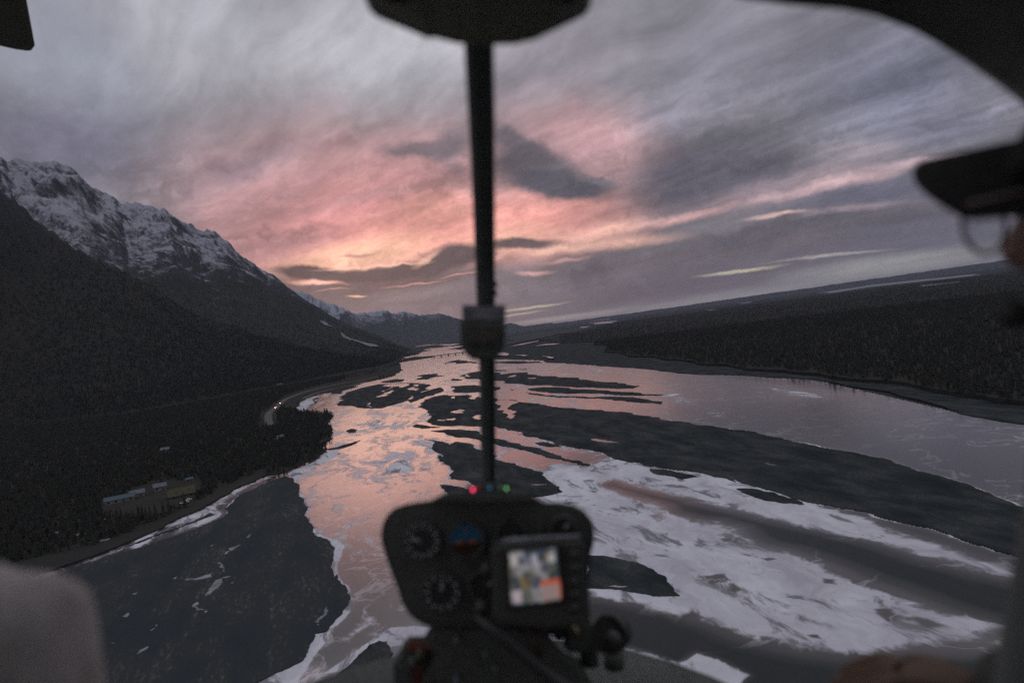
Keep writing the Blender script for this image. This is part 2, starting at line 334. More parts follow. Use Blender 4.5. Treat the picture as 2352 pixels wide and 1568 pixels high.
# ------------------------------------------------------------------ ground materials
def ground_mat(name, c1, c2, scales, bump=0.3, c3=None, bd=0.5, c3lim=(.6, .72), stretch=None):
    m = bpy.data.materials.new(name); m.use_nodes = True; T = N(m.node_tree); b = m.node_tree.nodes['Principled BSDF']
    b.inputs['Roughness'].default_value = 1.0; b.inputs['Specular IOR Level'].default_value = 0.05
    o = T.n.new('ShaderNodeTexCoord').outputs['Object']
    if stretch: o = T.mapping(T.mapping(o, rot=(0, 0, stretch[0])), sc=(1, stretch[1], 1))
    f = T.noise(o, scales[0], 6, 0.65, .3); g = T.noise(o, scales[1], 5, 0.65)
    col = T.mix(T.rng(f, .3, .7), c1, c2)
    if c3: col = T.mix(T.rng(T.math('ADD', T.math('MULTIPLY', f, .45), T.math('MULTIPLY', g, .55)), *c3lim), col, c3)
    T._in(b.inputs['Base Color'], col)
    bn = T.n.new('ShaderNodeBump'); bn.inputs['Strength'].default_value = bump; bn.inputs['Distance'].default_value = bd
    T._in(bn.inputs['Height'], g); T.l.new(bn.outputs[0], b.inputs['Normal'])
    return m
M_gravel = ground_mat('gravel', (.024, .032, .034), (.060, .067, .069), (.03, .5), c3=(.125, .127, .132), c3lim=(.52, .70), stretch=(-1.8, 2.6))
M_scrub = ground_mat('scrub_gravel', (.042, .053, .060), (.058, .061, .060), (.022, .25), c3=(.15, .15, .155), c3lim=(.52, .70), stretch=(-1.9, 3.0))
M_forest = ground_mat('forest_floor', (.040, .044, .042), (.056, .052, .045), (.006, .05), 0.8, bd=4)
M_marsh = ground_mat('marsh', (.06, .062, .068), (.09, .09, .095), (.003, .012), 0.2)

# river ice: dark clear ice, frosted ice and snow, spread by traced fields plus noise
def ice_mat(name, fields=True):
    m = bpy.data.materials.new(name); m.use_nodes = True; T = N(m.node_tree); b = m.node_tree.nodes['Principled BSDF']
    o = T.n.new('ShaderNodeTexCoord').outputs['Object']
    wv = T.vmath('SCALE', T.vmath('SUBTRACT', T.noise(o, .009, 5, .6, col=True), (.5, .5, .5)), sc=70)
    ow = T.vmath('ADD', o, wv)
    fl = T.mapping(ow, rot=(0, 0, R(-100)))
    st = T.noise(T.mapping(fl, sc=(.40, 1.5, 1)), .030, 8, .64, .7)
    st2 = T.noise(T.mapping(fl, sc=(.55, 1.5, 1)), .13, 7, .62, .5)
    ridge = T.math('ABSOLUTE', T.math('SUBTRACT', T.noise(ow, .023, 5, .55, .4), .5))
    lines = T.rng(ridge, 0, .014, 1, 0)
    lead = T.rng(T.math('ABSOLUTE', T.math('SUBTRACT', T.noise(T.mapping(fl, sc=(.5, 1.6, 1)), .055, 6, .6, 1.2), .5)), .0, .022, 1, 0)
    sn = T.attr('snow') if fields else 0.0
    cl = T.attr('clear') if fields else 0.0
    v = T.math('ADD', T.math('MULTIPLY', T.math('SUBTRACT', st, .5), 1.5), T.math('MULTIPLY', T.math('SUBTRACT', st2, .5), .7))
    snow = T.rng(T.math('ADD', sn, v), .38, .62)
    frost = T.rng(T.math('SUBTRACT', v, T.math('MULTIPLY', cl, .5)), -.02, .20)
    icec = T.mix(frost, (.070, .058, .058), (.74, .67, .69))
    icec = T.mix(cl, icec, (.030, .038, .040))
    icec = T.mix(T.math('MULTIPLY', lines, T.math('MULTIPLY', T.math('SUBTRACT', 1, cl), .45)), icec, (.66, .64, .66))
    icec = T.mix(T.math('MULTIPLY', lead, .6), icec, (.05, .048, .05))
    dirt = T.rng(T.math('ADD', T.noise(T.mapping(T.mapping(o, rot=(0, 0, R(-105))), sc=(.6, 1.5, 1)), .060, 7, .66, .8), T.math('MULTIPLY', v, .10)), .52, .62)
    snc = T.mix(T.rng(v, -.5, .5), (.46, .45, .49), (.90, .90, .97))
    snc = T.mix(T.math('MULTIPLY', dirt, .9), snc, (.22, .22, .24))
    T._in(b.inputs['Base Color'], T.mix(snow, icec, snc))
    T._in(b.inputs['Roughness'], T.math('ADD', T.math('MULTIPLY', snow, .5), T.math('ADD', .17, T.math('MULTIPLY', frost, .38))))
    T._in(b.inputs['Specular IOR Level'], T.math('SUBTRACT', T.math('SUBTRACT', .68, T.math('MULTIPLY', frost, .35)), T.math('MAXIMUM', T.math('MULTIPLY', snow, .55), T.math('MULTIPLY', cl, .62))))
    b.inputs['IOR'].default_value = 1.45
    T._in(b.inputs['Coat Weight'], T.math('MULTIPLY', T.math('MULTIPLY', T.math('SUBTRACT', .5, T.math('MULTIPLY', snow, .5)), T.math('SUBTRACT', 1.0, cl)), T.math('SUBTRACT', 1.0, T.math('MULTIPLY', frost, .85)))); b.inputs['Coat Roughness'].default_value = .12
    bn = T.n.new('ShaderNodeBump'); bn.inputs['Strength'].default_value = .25; bn.inputs['Distance'].default_value = .08
    T._in(bn.inputs['Height'], T.noise(o, .8, 5, .6)); T.l.new(bn.outputs[0], b.inputs['Normal'])
    return m
M_ice = ice_mat('river_ice'); M_pool = ice_mat('pool_ice', False)

# snow fields: (points, softness m, value)
SNOW = [
 (Z5([(340, 1180), (380, 1120), (460, 1118), (560, 1140), (640, 1142), (720, 1100), (840, 1110), (1000, 1148), (1100, 1166), (1300, 1200), (1450, 1230)]) + Z8([(0, 360), (200, 410), (330, 500), (600, 545), (750, 570), (900, 610), (1050, 660), (1200, 715), (1400, 775), (1600, 838), (1800, 905), (1990, 980), (1970, 1010), (1790, 968), (1650, 940), (1500, 900), (1300, 850), (1100, 780), (900, 725), (750, 690), (550, 650), (300, 590), (0, 522)]) + Z5([(1500, 1388), (1300, 1350), (1100, 1308), (900, 1262), (780, 1230), (690, 1262), (740, 1295), (900, 1345), (1090, 1400), (1130, 1450), (1300, 1488), (1450, 1500)]) + Z8([(0, 640), (100, 640), (250, 680), (310, 740), (400, 780), (550, 810), (700, 860), (850, 915), (1000, 980), (1150, 1030), (1300, 1090), (1450, 1150), (1600, 1200), (1740, 1240), (1600, 1330), (1300, 1360), (1000, 1390), (800, 1400), (600, 1375), (450, 1345), (250, 1290), (100, 1222), (0, 1187)]) + [(1660, 1435), (1600, 1408), (1540, 1395), (1430, 1372), (1340, 1352), (1340, 1275), (1180, 1330), (1100, 1250), (1250, 1150)], 14, 1.0),
 (Z4([(770, 1450), (820, 1400), (900, 1330), (960, 1270), (1040, 1220), (1100, 1198), (1140, 1235), (1190, 1300), (1260, 1350), (1330, 1420), (1330, 1440), (1300, 1450), (1310, 1495), (1490, 1500), (1240, 1520)]) + Z6([(790, 270), (720, 330), (600, 350), (450, 370), (400, 350), (320, 260), (310, 230), (340, 190)]), 60, .50),
 (Z4([(262, 1452), (300, 1432), (400, 1392), (480, 1350), (560, 1310), (610, 1325), (500, 1382), (440, 1412), (370, 1440), (340, 1480), (340, 1520), (300, 1480)]), 4, 1.0),
 (Z4([(322, 1030), (345, 998), (420, 965), (470, 955), (440, 1000), (400, 1030), (420, 1060), (340, 1055)]), 4, .8),
 (Z6([(-8, 580), (60, 600), (108, 640), (90, 720), (72, 800), (95, 870), (142, 945), (180, 1000), (165, 1060), (115, 1130), (0, 1232), (-20, 1215), (100, 1075), (140, 1012), (125, 965), (60, 838), (28, 880), (40, 700), (20, 630)]), 3, 1.0),
 (Z7([(1716, 440), (1735, 470), (1760, 540), (1785, 630), (1812, 700), (1860, 722), (1881, 730), (1870, 745), (1826, 732), (1796, 705), (1770, 640), (1740, 540)]), 2, .9),
 (Z6([(430, 1190), (600, 1175), (712, 1188), (670, 1270), (600, 1310), (540, 1360), (510, 1392), (430, 1397), (418, 1340), (390, 1302), (300, 1312), (200, 1372), (80, 1482), (-20, 1500), (120, 1400), (250, 1310), (350, 1240)]), 3, 1.0),
 (Z7([(1806, 1275), (1838, 1308), (1881, 1268), (1890, 1300), (1835, 1360), (1795, 1420), (1755, 1490), (1710, 1530), (1690, 1600), (1440, 1600), (1550, 1528), (1650, 1486), (1740, 1436), (1776, 1348)]), 3, 1.0),
 (Z7([(330, 925), (420, 888), (520, 852), (620, 812), (720, 768), (820, 728), (900, 696), (960, 660), (1080, 606), (1180, 555), (1250, 515), (1330, 468), (1410, 432), (1520, 380), (1425, 445), (1340, 508), (1285, 565), (1312, 588), (1280, 618), (1150, 668), (1000, 722), (860, 768), (700, 815), (500, 884), (340, 935)]), 8, .60),
 ([(1250, 1452), (1310, 1458), (1320, 1474), (1270, 1470)], 2, 1.0),
 ([(1425, 1482), (1480, 1498), (1560, 1528), (1600, 1500), (1655, 1518), (1715, 1550), (1680, 1580), (1500, 1580), (1440, 1512)], 4, 1.0),
 (Z5([(1740, 640), (1830, 650), (1960, 660), (2091, 680), (2150, 715), (1980, 705), (1880, 690), (1800, 665)]), 10, .62),
 (Z5([(1050, 615), (1150, 640), (1290, 690), (1350, 730), (1450, 750), (1540, 800), (1450, 815), (1300, 790), (1150, 750), (1080, 700)]), 20, .50),
 (Z5([(1120, 820), (1300, 840), (1500, 870), (1650, 880), (1660, 895), (1400, 870), (1200, 855)]), 12, .5),
 (Z4([(560, 1120), (800, 1100), (1000, 1110), (1000, 1160), (800, 1180), (600, 1170)]), 30, .40),
 (Z6([(180, 1160), (250, 1040), (300, 985), (400, 980), (470, 930), (500, 1030), (520, 1110), (420, 1180), (300, 1210), (120, 1300), (20, 1310)]), 8, .45),
 (Z4([(1060, 700), (1180, 720), (1400, 770), (1480, 780), (1300, 760), (1100, 740)]), 10, .3),
]
CLEAR = [
 (Z5([(1100, 545), (1700, 570), (2400, 640), (2900, 1200), (2500, 1210), (2200, 1080), (2000, 1000), (1700, 930), (1450, 860), (1500, 760), (1350, 690), (1150, 600)]), 260, .55),
 (Z5([(690, 1262), (780, 1232), (900, 1264), (1100, 1310), (1300, 1352), (1500, 1390)]) + Z8([(0, 525), (300, 592), (550, 652), (750, 692), (900, 728), (1100, 784), (1300, 852), (1500, 905), (1700, 955), (1990, 1020), (2100, 1300), (1740, 1250), (1450, 1150), (1300, 1090), (1150, 1030), (1000, 980), (850, 912), (700, 858), (550, 808), (400, 778), (310, 738), (250, 678), (100, 638), (0, 638)]) + Z5([(1450, 1498), (1300, 1486), (1130, 1448), (1090, 1398), (900, 1342), (740, 1292)]), 4, 1.0),
 ([(1340, 1352), (1430, 1374), (1540, 1397), (1600, 1410), (1660, 1437)] + Z8([(0, 1190), (100, 1225), (250, 1292), (450, 1348), (600, 1378), (800, 1402), (1300, 1400), (2000, 1400), (2200, 1800), (-600, 1800)]) + [(1200, 1600), (1200, 1440)], 8, .95),
 (Z5([(1380, 565), (1700, 575), (2091, 600), (2400, 650), (2400, 720), (2091, 660), (1900, 640), (1700, 610), (1500, 590)]), 25, .75),
 (Z5([(1700, 760), (2091, 700), (2500, 700), (2800, 1200), (2500, 1200), (2200, 1060), (2000, 990), (1800, 900)]), 120, 1.0),
 (Z6([(160, 1080), (300, 960), (420, 900), (500, 1000), (560, 1120), (400, 1180), (200, 1300), (0, 1400), (-40, 1290)]), 14, .55),
 (Z6([(0, 1240), (150, 1090), (180, 1010), (120, 900), (90, 820), (110, 640), (200, 700), (260, 900), (200, 1100), (0, 1300)]), 25, .30),
 (Z8([(600, 520), (1000, 592), (1400, 700), (1820, 835), (2000, 900), (1990, 975), (1800, 905), (1600, 838), (1400, 775), (1200, 715), (1050, 660), (900, 610), (750, 560)]), 8, .8),
]

def poly_field(px, py, poly, soft, val):
    """val inside the polygon, falling to 0 across its edge over +-soft metres"""
    P_ = np.array(poly); out = np.zeros_like(px)
    x0, y0 = P_.min(0) - soft; x1, y1 = P_.max(0) + soft
    idx = np.where((px > x0) & (px < x1) & (py > y0) & (py < y1))[0]
    if not len(idx): return out
    X = px[idx]; Y = py[idx]; inside = np.zeros(len(idx), bool); d2 = np.full(len(idx), 1e18)
    n = len(P_)
    for i in range(n):
        ax, ay = P_[i]; bx, by = P_[(i + 1) % n]
        if ay != by:
            c1 = (ay > Y) != (by > Y)
            inside ^= c1 & (X < (bx - ax) * (Y - ay) / (by - ay) + ax)
        ex, ey = bx - ax, by - ay; L2 = ex * ex + ey * ey + 1e-9
        t = np.clip(((X - ax) * ex + (Y - ay) * ey) / L2, 0, 1)
        d2 = np.minimum(d2, (X - ax - t * ex) ** 2 + (Y - ay - t * ey) ** 2)
    sdist = np.sqrt(d2) * np.where(inside, 1, -1)
    out[idx] = val * np.clip(0.5 + sdist / (2 * soft), 0, 1)
    return out
def inside_poly(px, py, poly):
    return poly_field(px, py, poly, 0.01, 1.0) > .5

# ------------------------------------------------------------------ base ground disc to the horizon
def disc(name, z, m, rads, nseg=96):
    V = [(0, 0, z)]; F = []
    for r in rads:
        for i in range(nseg):
            a = 2 * math.pi * i / nseg; V.append((r * math.cos(a), r * math.sin(a), z))
    for i in range(nseg): F.append((0, 1 + i, 1 + (i + 1) % nseg))
    for k in range(len(rads) - 1):
        for i in range(nseg):
            j = (i + 1) % nseg; a = 1 + k * nseg; b = a + nseg
            F.append((a + i, b + i, b + j, a + j))
    return mesh_obj(name, V, F, m)
g = disc('ground', -1.0, M_forest, [500, 2000, 8000, 20000, 46000]); tag(g, 'dark forested valley floor stretching to the horizon', kind='structure')

# river surface: polar sheet, finest where it is seen largest
river_world = [G(p) for p in SHORE_L] + [(-380, 30), (-160, -210), (480, -210), (1200, 30)] + [G(p) for p in SHORE_R]
NT, NR = 1150, 430
th = np.linspace(R(-50), R(50), NT)
inv = np.linspace(1 / 144.0, 1 / 16500.0, NR); rr = 1 / inv
TH, RR = np.meshgrid(th, rr, indexing='ij'); PX = (np.sin(TH) * RR).ravel(); PY = (np.cos(TH) * RR).ravel()
ins = inside_poly(PX, PY, river_world)
snow = np.zeros_like(PX); clear = np.zeros_like(PX)
for pts, soft, val in SNOW: snow = np.maximum(snow, poly_field(PX, PY, [G(p) for p in pts], soft * .53, val))
for pts, soft, val in CLEAR: clear = np.maximum(clear, poly_field(PX, PY, [G(p) for p in pts], soft * .53, val))
CUTS = [
 (Z8([(-20, 920), (100, 955), (230, 1005), (330, 1060), (500, 1130), (700, 1195), (780, 1240), (600, 1235), (450, 1190), (300, 1120), (120, 1055), (-20, 990)]), 7, .62),
 (Z8([(690, 862), (850, 915), (1000, 975), (1200, 1050), (1420, 1140), (1300, 1130), (1100, 1060), (900, 1010), (760, 930)]), 5, .55),
 (Z8([(1030, 1145), (1110, 1140), (1160, 1200), (1100, 1215)]), 3, .9), (Z8([(1240, 1195), (1330, 1205), (1420, 1235), (1330, 1240)]), 3, .8),
 (Z8([(60, 955), (160, 940), (180, 975), (100, 985)]), 2, .8), (Z8([(210, 1000), (300, 1030), (290, 1050), (220, 1030)]), 2, .9), (Z8([(150, 735), (230, 738), (220, 756), (165, 752)]), 2, .9), (Z8([(230, 815), (330, 835), (300, 850)]), 2, .9), (Z8([(340, 845), (460, 855), (400, 862)]), 1.5, .9), (Z8([(640, 1290), (700, 1290), (715, 1310), (660, 1302)]), 1.5, .9),
 (Z8([(400, 905), (480, 920), (500, 945), (420, 930)]), 2, .6), (Z8([(720, 965), (780, 975), (800, 1000), (740, 990)]), 2, .8),
 (Z5([(960, 1440), (1060, 1450), (1120, 1500), (1040, 1510)]), 4, .7), (Z5([(1290, 1300), (1340, 1302), (1320, 1316)]), 1.5, .9), (Z5([(930, 1460), (960, 1445), (890, 1475)]), 1.5, .9), (Z5([(1060, 1340), (1000, 1330), (1030, 1350)]), 2, .6),
 (Z5([(560, 1145), (800, 1180), (1000, 1225), (1200, 1275), (1350, 1310), (1150, 1285), (900, 1235), (700, 1195)]), 4, .35),
]
for pts, soft, val in CUTS:
    f = poly_field(PX, PY, [G(p) for p in pts], soft, val); snow = snow * (1 - f); clear = np.maximum(clear, f * .5)
BARW = []
for i, (pts, h, kind) in enumerate(BARS):
    w = [G(p) for p in pts]
    per = sum(math.dist(w[j], w[(j + 1) % len(w)]) for j in range(len(w))) / len(w)
    BARW.append(rough_poly(w, 0.095, 4, max(1.0, per * .04), i))
for w in BARW:                                                     # thin snow rim left where the ice meets a bar
    wl = [w[j] for j in range(0, len(w), 2)]
    dist = math.hypot(sum(p[0] for p in wl) / len(wl), sum(p[1] for p in wl) / len(wl))
    if dist < 3500:
        s = 3.2
        f = poly_field(PX, PY, wl, s, 1.0)
        snow = np.maximum(snow, np.where((f > 0) & (f < .5), f * 1.5, 0))
clear = clear * (1 - np.clip(snow * 1.2, 0, 1) * .8)
keep = ins.reshape(NT, NR)
k2 = keep.copy()
k2[1:, :] |= keep[:-1, :]; k2[:-1, :] |= keep[1:, :]; k2[:, 1:] |= keep[:, :-1]; k2[:, :-1] |= keep[:, 1:]
fm = k2[:-1, :-1] & k2[1:, :-1] & k2[:-1, 1:] & k2[1:, 1:]
ii, jj = np.nonzero(fm); a = ii * NR + jj
quads = np.stack([a, a + 1, a + NR + 1, a + NR], 1)
used, invx = np.unique(quads, return_inverse=True); quads = invx.reshape(-1, 4)
me = bpy.data.meshes.new('river')
me.vertices.add(len(used)); me.vertices.foreach_set('co', np.stack([PX[used], PY[used], np.zeros(len(used))], 1).astype(np.float32).ravel())
me.loops.add(quads.size); me.loops.foreach_set('vertex_index', quads.ravel().astype(np.int32))
me.polygons.add(len(quads)); me.polygons.foreach_set('loop_start', np.arange(0, quads.size, 4, dtype=np.int32))
me.update(calc_edges=True)
for nm, arr in (('snow', snow), ('clear', clear)):
    at_ = me.attributes.new(nm, 'FLOAT', 'POINT'); at_.data.foreach_set('value', arr[used].astype(np.float32))
me.materials.append(M_ice)
river = bpy.data.objects.new('river', me); COL.objects.link(river)
tag(river, 'braided river of frosted ice and snow reflecting the pink dusk sky', kind='structure')
if sum(p.normal.z for p in list(me.polygons)[:50]) < 0: me.flip_normals()

for i, (w, (pts, h, kind)) in enumerate(zip(BARW, BARS)):
    o = sheet('gravel_bar', w, h, M_scrub if kind == 'scrub' else M_gravel, -0.3)
    tag(o, 'dark gravel bar between the frozen channels of the river', kind='structure', group='gravel bars in the river')
for i, pts in enumerate(POOLS):
    o = sheet('frozen_pool', rough_poly([G(p) for p in pts], .16, 3, 3, 50 + i), 0.27, M_pool)
    tag(o, 'small frozen pool lying on a dark gravel bar', kind='structure', group='frozen pools on the gravel bars')

# snow patches on the scrub bar (left foreground) and on the open ground by the farm
M_snow = mat('snow', (.36, .36, .40), .9, .2, noise=.5, nscale=.15)
PATCH = [Z7([(1410, 738), (1430, 718), (1447, 716), (1435, 732)]), Z7([(1285, 832), (1320, 795), (1378, 775), (1350, 800), (1300, 830)]), Z7([(1180, 1070), (1210, 1020), (1240, 980), (1270, 972), (1265, 1000), (1230, 1040)]), Z7([(1270, 970), (1300, 960), (1330, 956), (1300, 968)]),
 Z7([(1108, 1120), (1135, 1105), (1160, 1145), (1192, 1162), (1170, 1175), (1130, 1155)]), Z7([(1245, 880), (1280, 890), (1295, 930), (1275, 930)]), Z7([(1060, 975), (1150, 962), (1210, 945), (1230, 930), (1215, 962), (1120, 980)]), Z7([(990, 972), (1010, 962), (1005, 975)]),
 Z7([(700, 1190), (735, 1168), (725, 1195)]), Z7([(635, 1345), (660, 1338), (660, 1362)]), Z7([(860, 1275), (900, 1230), (905, 1240)]), Z7([(760, 1060), (795, 1050), (780, 1062)]), Z7([(1320, 1000), (1345, 985), (1335, 1000)]),
 Z7([(1820, 1240), (1840, 1190), (1870, 1130), (1875, 1145), (1850, 1200), (1835, 1240)]), Z7([(785, 1405), (850, 1360), (845, 1375)]), Z7([(1205, 785), (1225, 775), (1222, 786)])]
for i, pts in enumerate(PATCH):
    o = sheet('snow_patch', rough_poly([G(p) for p in pts], .2, 3, 1.5, 90 + i), 0.33, M_snow)
    tag(o, 'thin patch of snow on the scrubby gravel bar', kind='structure', group='snow patches on the scrubby bar')

# ------------------------------------------------------------------ banks
L_W = [G(p) for p in SHORE_L]
left_bank_w = rough_poly(L_W, .06, 2, 12, 5)[:-3] if False else L_W
def rough_line(pts, amp, levels, seed):
    rnd = random.Random(seed)
    for L_ in range(levels):
        out = []
        for p, q in zip(pts[:-1], pts[1:]):
            out.append(p); dx_, dy_ = q[0] - p[0], q[1] - p[1]
            if math.hypot(dx_, dy_) > 3:
                k = rnd.uniform(-amp, amp); out.append(((p[0] + q[0]) / 2 - dy_ * k, (p[1] + q[1]) / 2 + dx_ * k))
        pts = out + [pts[-1]]
    return pts
lb = rough_line(L_W, .10, 3, 5)
left_bank_w = lb + [(-800, 130), (-14000, 160), (-14000, 16000), (-16000, 43000), (-7000, 43000)]
o = sheet('left_bank', left_bank_w, 0.8, M_forest, -0.5); tag(o, 'dark wooded land along the left shore below the mountains', kind='structure')
R_W = [G(p) for p in SHORE_R]
rb = rough_line(R_W, .06, 3, 8)
o = sheet('right_bank', rb + [(-7000, 44000), (44000, 44000), (44000, 300), (1600, 260)], 0.3, M_gravel, -0.5); tag(o, 'flat dark gravel plain along the right shore', kind='structure')

# wooded plain on the right: raised carpet of canopy behind its traced edge
FR = Z5([(200, 372), (300, 335), (400, 350), (560, 357), (700, 353), (742, 380), (730, 420), (850, 435), (1000, 452), (1150, 472), (1300, 490), (1500, 508), (1700, 540), (1900, 555), (2091, 572)]) + [(2200, 912), (2400, 935), (2700, 960)]
FRW = [G(p) for p in FR]
M_canopy = ground_mat('canopy', (.040, .044, .043), (.055, .053, .048), (.0015, .02), 1.0, bd=8, stretch=(.2, 1.5))
o = sheet('wooded_plain', rough_line(FRW, .08, 3, 9) + [(44000, 1600), (44000, 44000), (9000, 44000), (1700, 9500)], 3.0, M_canopy, 0.5)
tag(o, 'dark wooded plain reaching from the right shore to the horizon', kind='structure')
# marsh strips, ponds and far channels on the plain
STRIPS = [(Z5([(90, 330), (300, 290), (560, 262), (700, 256), (600, 290), (430, 300), (300, 330), (95, 372)]), 'marsh', M_marsh), (Z5([(110, 383), (200, 362), (300, 344), (290, 350), (200, 370)]), 'channel', M_pool), (Z5([(275, 380), (340, 366), (440, 361), (400, 370), (330, 374)]), 'channel', M_pool),
 (Z5([(610, 233), (700, 224), (800, 219), (770, 232), (700, 236)]), 'frozen_lake', M_pool), (Z5([(570, 256), (640, 250), (600, 260)]), 'frozen_lake', M_pool), (Z5([(560, 222), (740, 204), (740, 208), (600, 222)]), 'frozen_lake', M_pool), (Z5([(318, 250), (355, 247), (350, 251)]), 'frozen_lake', M_pool),
 (Z5([(1370, 148), (1435, 144), (1430, 149), (1380, 152)]), 'frozen_lake', M_snow), (Z5([(1565, 103), (1660, 96), (1655, 101), (1580, 107)]), 'frozen_lake', M_snow), ([(1870, 674), (2000, 654), (2130, 640), (2250, 628), (2250, 632), (2130, 645), (2000, 659), (1890, 676)], 'channel', M_snow), ([(2110, 655), (2200, 647), (2200, 649), (2120, 658)], 'channel', M_snow),
 (Z5([(20, 425), (60, 420), (110, 432), (100, 440), (40, 437)]), 'channel', M_pool), (Z5([(325, 442), (395, 455), (380, 458)]), 'channel', M_pool), (Z5([(150, 436), (230, 438), (210, 444)]), 'channel', M_pool)]
for i, (pts, nm, m_) in enumerate(STRIPS):
    o = sheet(nm, rough_poly([G(p, 3.0) for p in pts], .04, 3, 20, 140 + i), 3.6 if nm != 'marsh' else 3.3, m_)
    tag(o, {'marsh': 'pale open marsh on the plain beyond the river', 'channel': 'thin pale channel crossing the wooded plain', 'frozen_lake': 'small frozen lake in the wooded plain'}[nm], kind='structure')

# ------------------------------------------------------------------ mountains (height field round the valley)
def prof(pts):
    A = [azel(*p) for p in pts]; A.sort()
    return np.array([a[0] for a in A]), np.array([a[1] for a in A])
RB = Z1([(-600, 60), (-300, 120), (-100, 150), (0, 178), (40, 212), (110, 206), (190, 226), (270, 236), (300, 232), (360, 237), (430, 258), (480, 290), (540, 345), (600, 400), (660, 440), (720, 470), (770, 520), (830, 531), (880, 510), (940, 515), (1000, 530), (1060, 545), (1110, 590), (1160, 640), (1220, 680), (1270, 715), (1340, 737), (1400, 762), (1450, 790), (1500, 830), (1560, 865), (1620, 900), (1680, 935), (1740, 970), (1800, 1020)]) + \
    Z4([(250, 250), (350, 322), (430, 375), (520, 425), (600, 475), (700, 520), (800, 560), (880, 590), (960, 628), (1040, 655), (1100, 668), (1125, 676)])
RA = Z1([(-400, 250), (0, 415), (60, 455), (120, 500), (180, 560), (250, 620), (320, 665), (400, 730), (480, 790), (560, 840), (650, 890), (750, 935), (850, 985), (950, 1040), (1100, 1130), (1300, 1260), (1500, 1400)])
RC = Z4([(200, 240), (340, 292), (400, 300), (450, 330), (520, 360), (560, 362), (600, 385), (640, 410), (700, 432), (760, 425), (830, 412), (900, 410), (950, 430), (1000, 415), (1050, 430), (1110, 440), (1180, 435), (1240, 430), (1300, 445), (1370, 465), (1450, 488), (1560, 505), (1640, 505), (1655, 498), (1690, 491), (1720, 497), (1750, 508), (1780, 512)])
aB, eB = prof(RB); aA, eA = prof(RA); aC, eC = prof(RC)
NTh, NRr = 900, 320
ths = np.linspace(-56, 3.6, NTh)
rads = np.concatenate([np.linspace(800, 8600, 210), np.linspace(8680, 26000, 110)])
T2, R2 = np.meshgrid(ths, rads, indexing='ij')
X2 = np.sin(np.radians(T2)) * R2; Y2 = np.cos(np.radians(T2)) * R2
# foot of the slope per azimuth: behind the traced shore
shore_foot_a, shore_foot_d = [], []
for p, dmin in (((-300, 1010), None), ((0, 985), None), ((300, 950), None), ((560, 905), None), ((700, 880), None), ((820, 858), None), ((880, 848), None), ((915, 838), None), ((940, 812), None), ((990, 815), None)):
    gx, gy = G(p); shore_foot_a.append(math.degrees(math.atan2(gx, gy))); shore_foot_d.append(math.hypot(gx, gy))
foot = np.interp(T2, shore_foot_a, shore_foot_d)
DB = np.interp(T2, [-50, -37, -26, -20, -14, -9, -4, -2], [5200, 5600, 6300, 6600, 6900, 7200, 7700, 7900])
DB = np.maximum(DB, foot + 250)
DA = np.interp(T2, [-50, -37, -20], [2400, 2400, 3300])
HB = np.tan(np.radians(np.interp(T2, aB, eB, right=-3.0))) * DB + ALT
HA = np.tan(np.radians(np.interp(T2, aA, eA, right=-3.0))) * DA + ALT
DC = np.interp(T2, [-30, -14, -4, 2, 4], [13500, 15500, 19000, 21500, 22000])
HC = np.tan(np.radians(np.interp(T2, aC, eC, left=4))) * DC + ALT
def ridge_shape(R_, foot_, D, Hh, p):
    t = np.clip((R_ - foot_) / np.maximum(D - foot_, 100), 0, 1)
    up = Hh * t ** p
    dn = Hh - np.abs(Hh) * 0 - np.clip((R_ - D) / 2600.0, 0, 2) * np.maximum(Hh, 300)
    return np.where(R_ <= D, up, dn)
hB = ridge_shape(R2, foot, DB, HB, 1.12); hA = ridge_shape(R2, foot - 50, DA, HA, 1.05)
hA = np.where(R2 > DA, HA - (R2 - DA) * .45, hA)
hC = ridge_shape(R2, DC - 3800, DC, HC, 1.2)
h = np.maximum(np.maximum(hA, hB), hC)
along = T2 * 70.0; wx = fbm(X2 / 900, Y2 / 900, 4) * 500
gul = fbm((X2 + wx) / 420 + 40, (Y2 - wx) / 1500 + 7, 5, .55, True) - .62
det = fbm(X2 / 130, Y2 / 130, 5, .55) - .5
big = fbm(X2 / 1500 + 3, Y2 / 1500, 4, .5, True) - .6
hf = np.clip(h / 900, 0, 1.6)
isridge = np.exp(-((R2 - DB) / 260) ** 2) + np.exp(-((R2 - DA) / 150) ** 2) + np.exp(-((R2 - DC) / 500) ** 2)
damp = 1 - .80 * np.clip(isridge, 0, 1)
h = h + hf * (gul * 330 * damp + big * 260 * damp * np.clip(1 - isridge, 0, 1) + det * 50) * np.clip((h) / 120, 0, 1)
h = np.where(h < 4, h - 6, h)
idx = np.arange(NTh * NRr).reshape(NTh, NRr)
q = np.stack([idx[:-1, :-1], idx[:-1, 1:], idx[1:, 1:], idx[1:, :-1]], -1).reshape(-1, 4)
hz = h.ravel()[q].max(1); q = q[hz > -2]
used, invx = np.unique(q, return_inverse=True); q = invx.reshape(-1, 4)
me = bpy.data.meshes.new('mountain')
co = np.stack([X2.ravel()[used], Y2.ravel()[used], h.ravel()[used]], 1).astype(np.float32)
me.vertices.add(len(used)); me.vertices.foreach_set('co', co.ravel())
me.loops.add(q.size); me.loops.foreach_set('vertex_index', q.ravel().astype(np.int32))
me.polygons.add(len(q)); me.polygons.foreach_set('loop_start', np.arange(0, q.size, 4, dtype=np.int32))
me.update(calc_edges=True); me.polygons.foreach_set('use_smooth', [True] * len(q))
mt = bpy.data.materials.new('mountain'); mt.use_nodes = True; T = N(mt.node_tree); b = mt.node_tree.nodes['Principled BSDF']
b.inputs['Roughness'].default_value = 1; b.inputs['Specular IOR Level'].default_value = .05
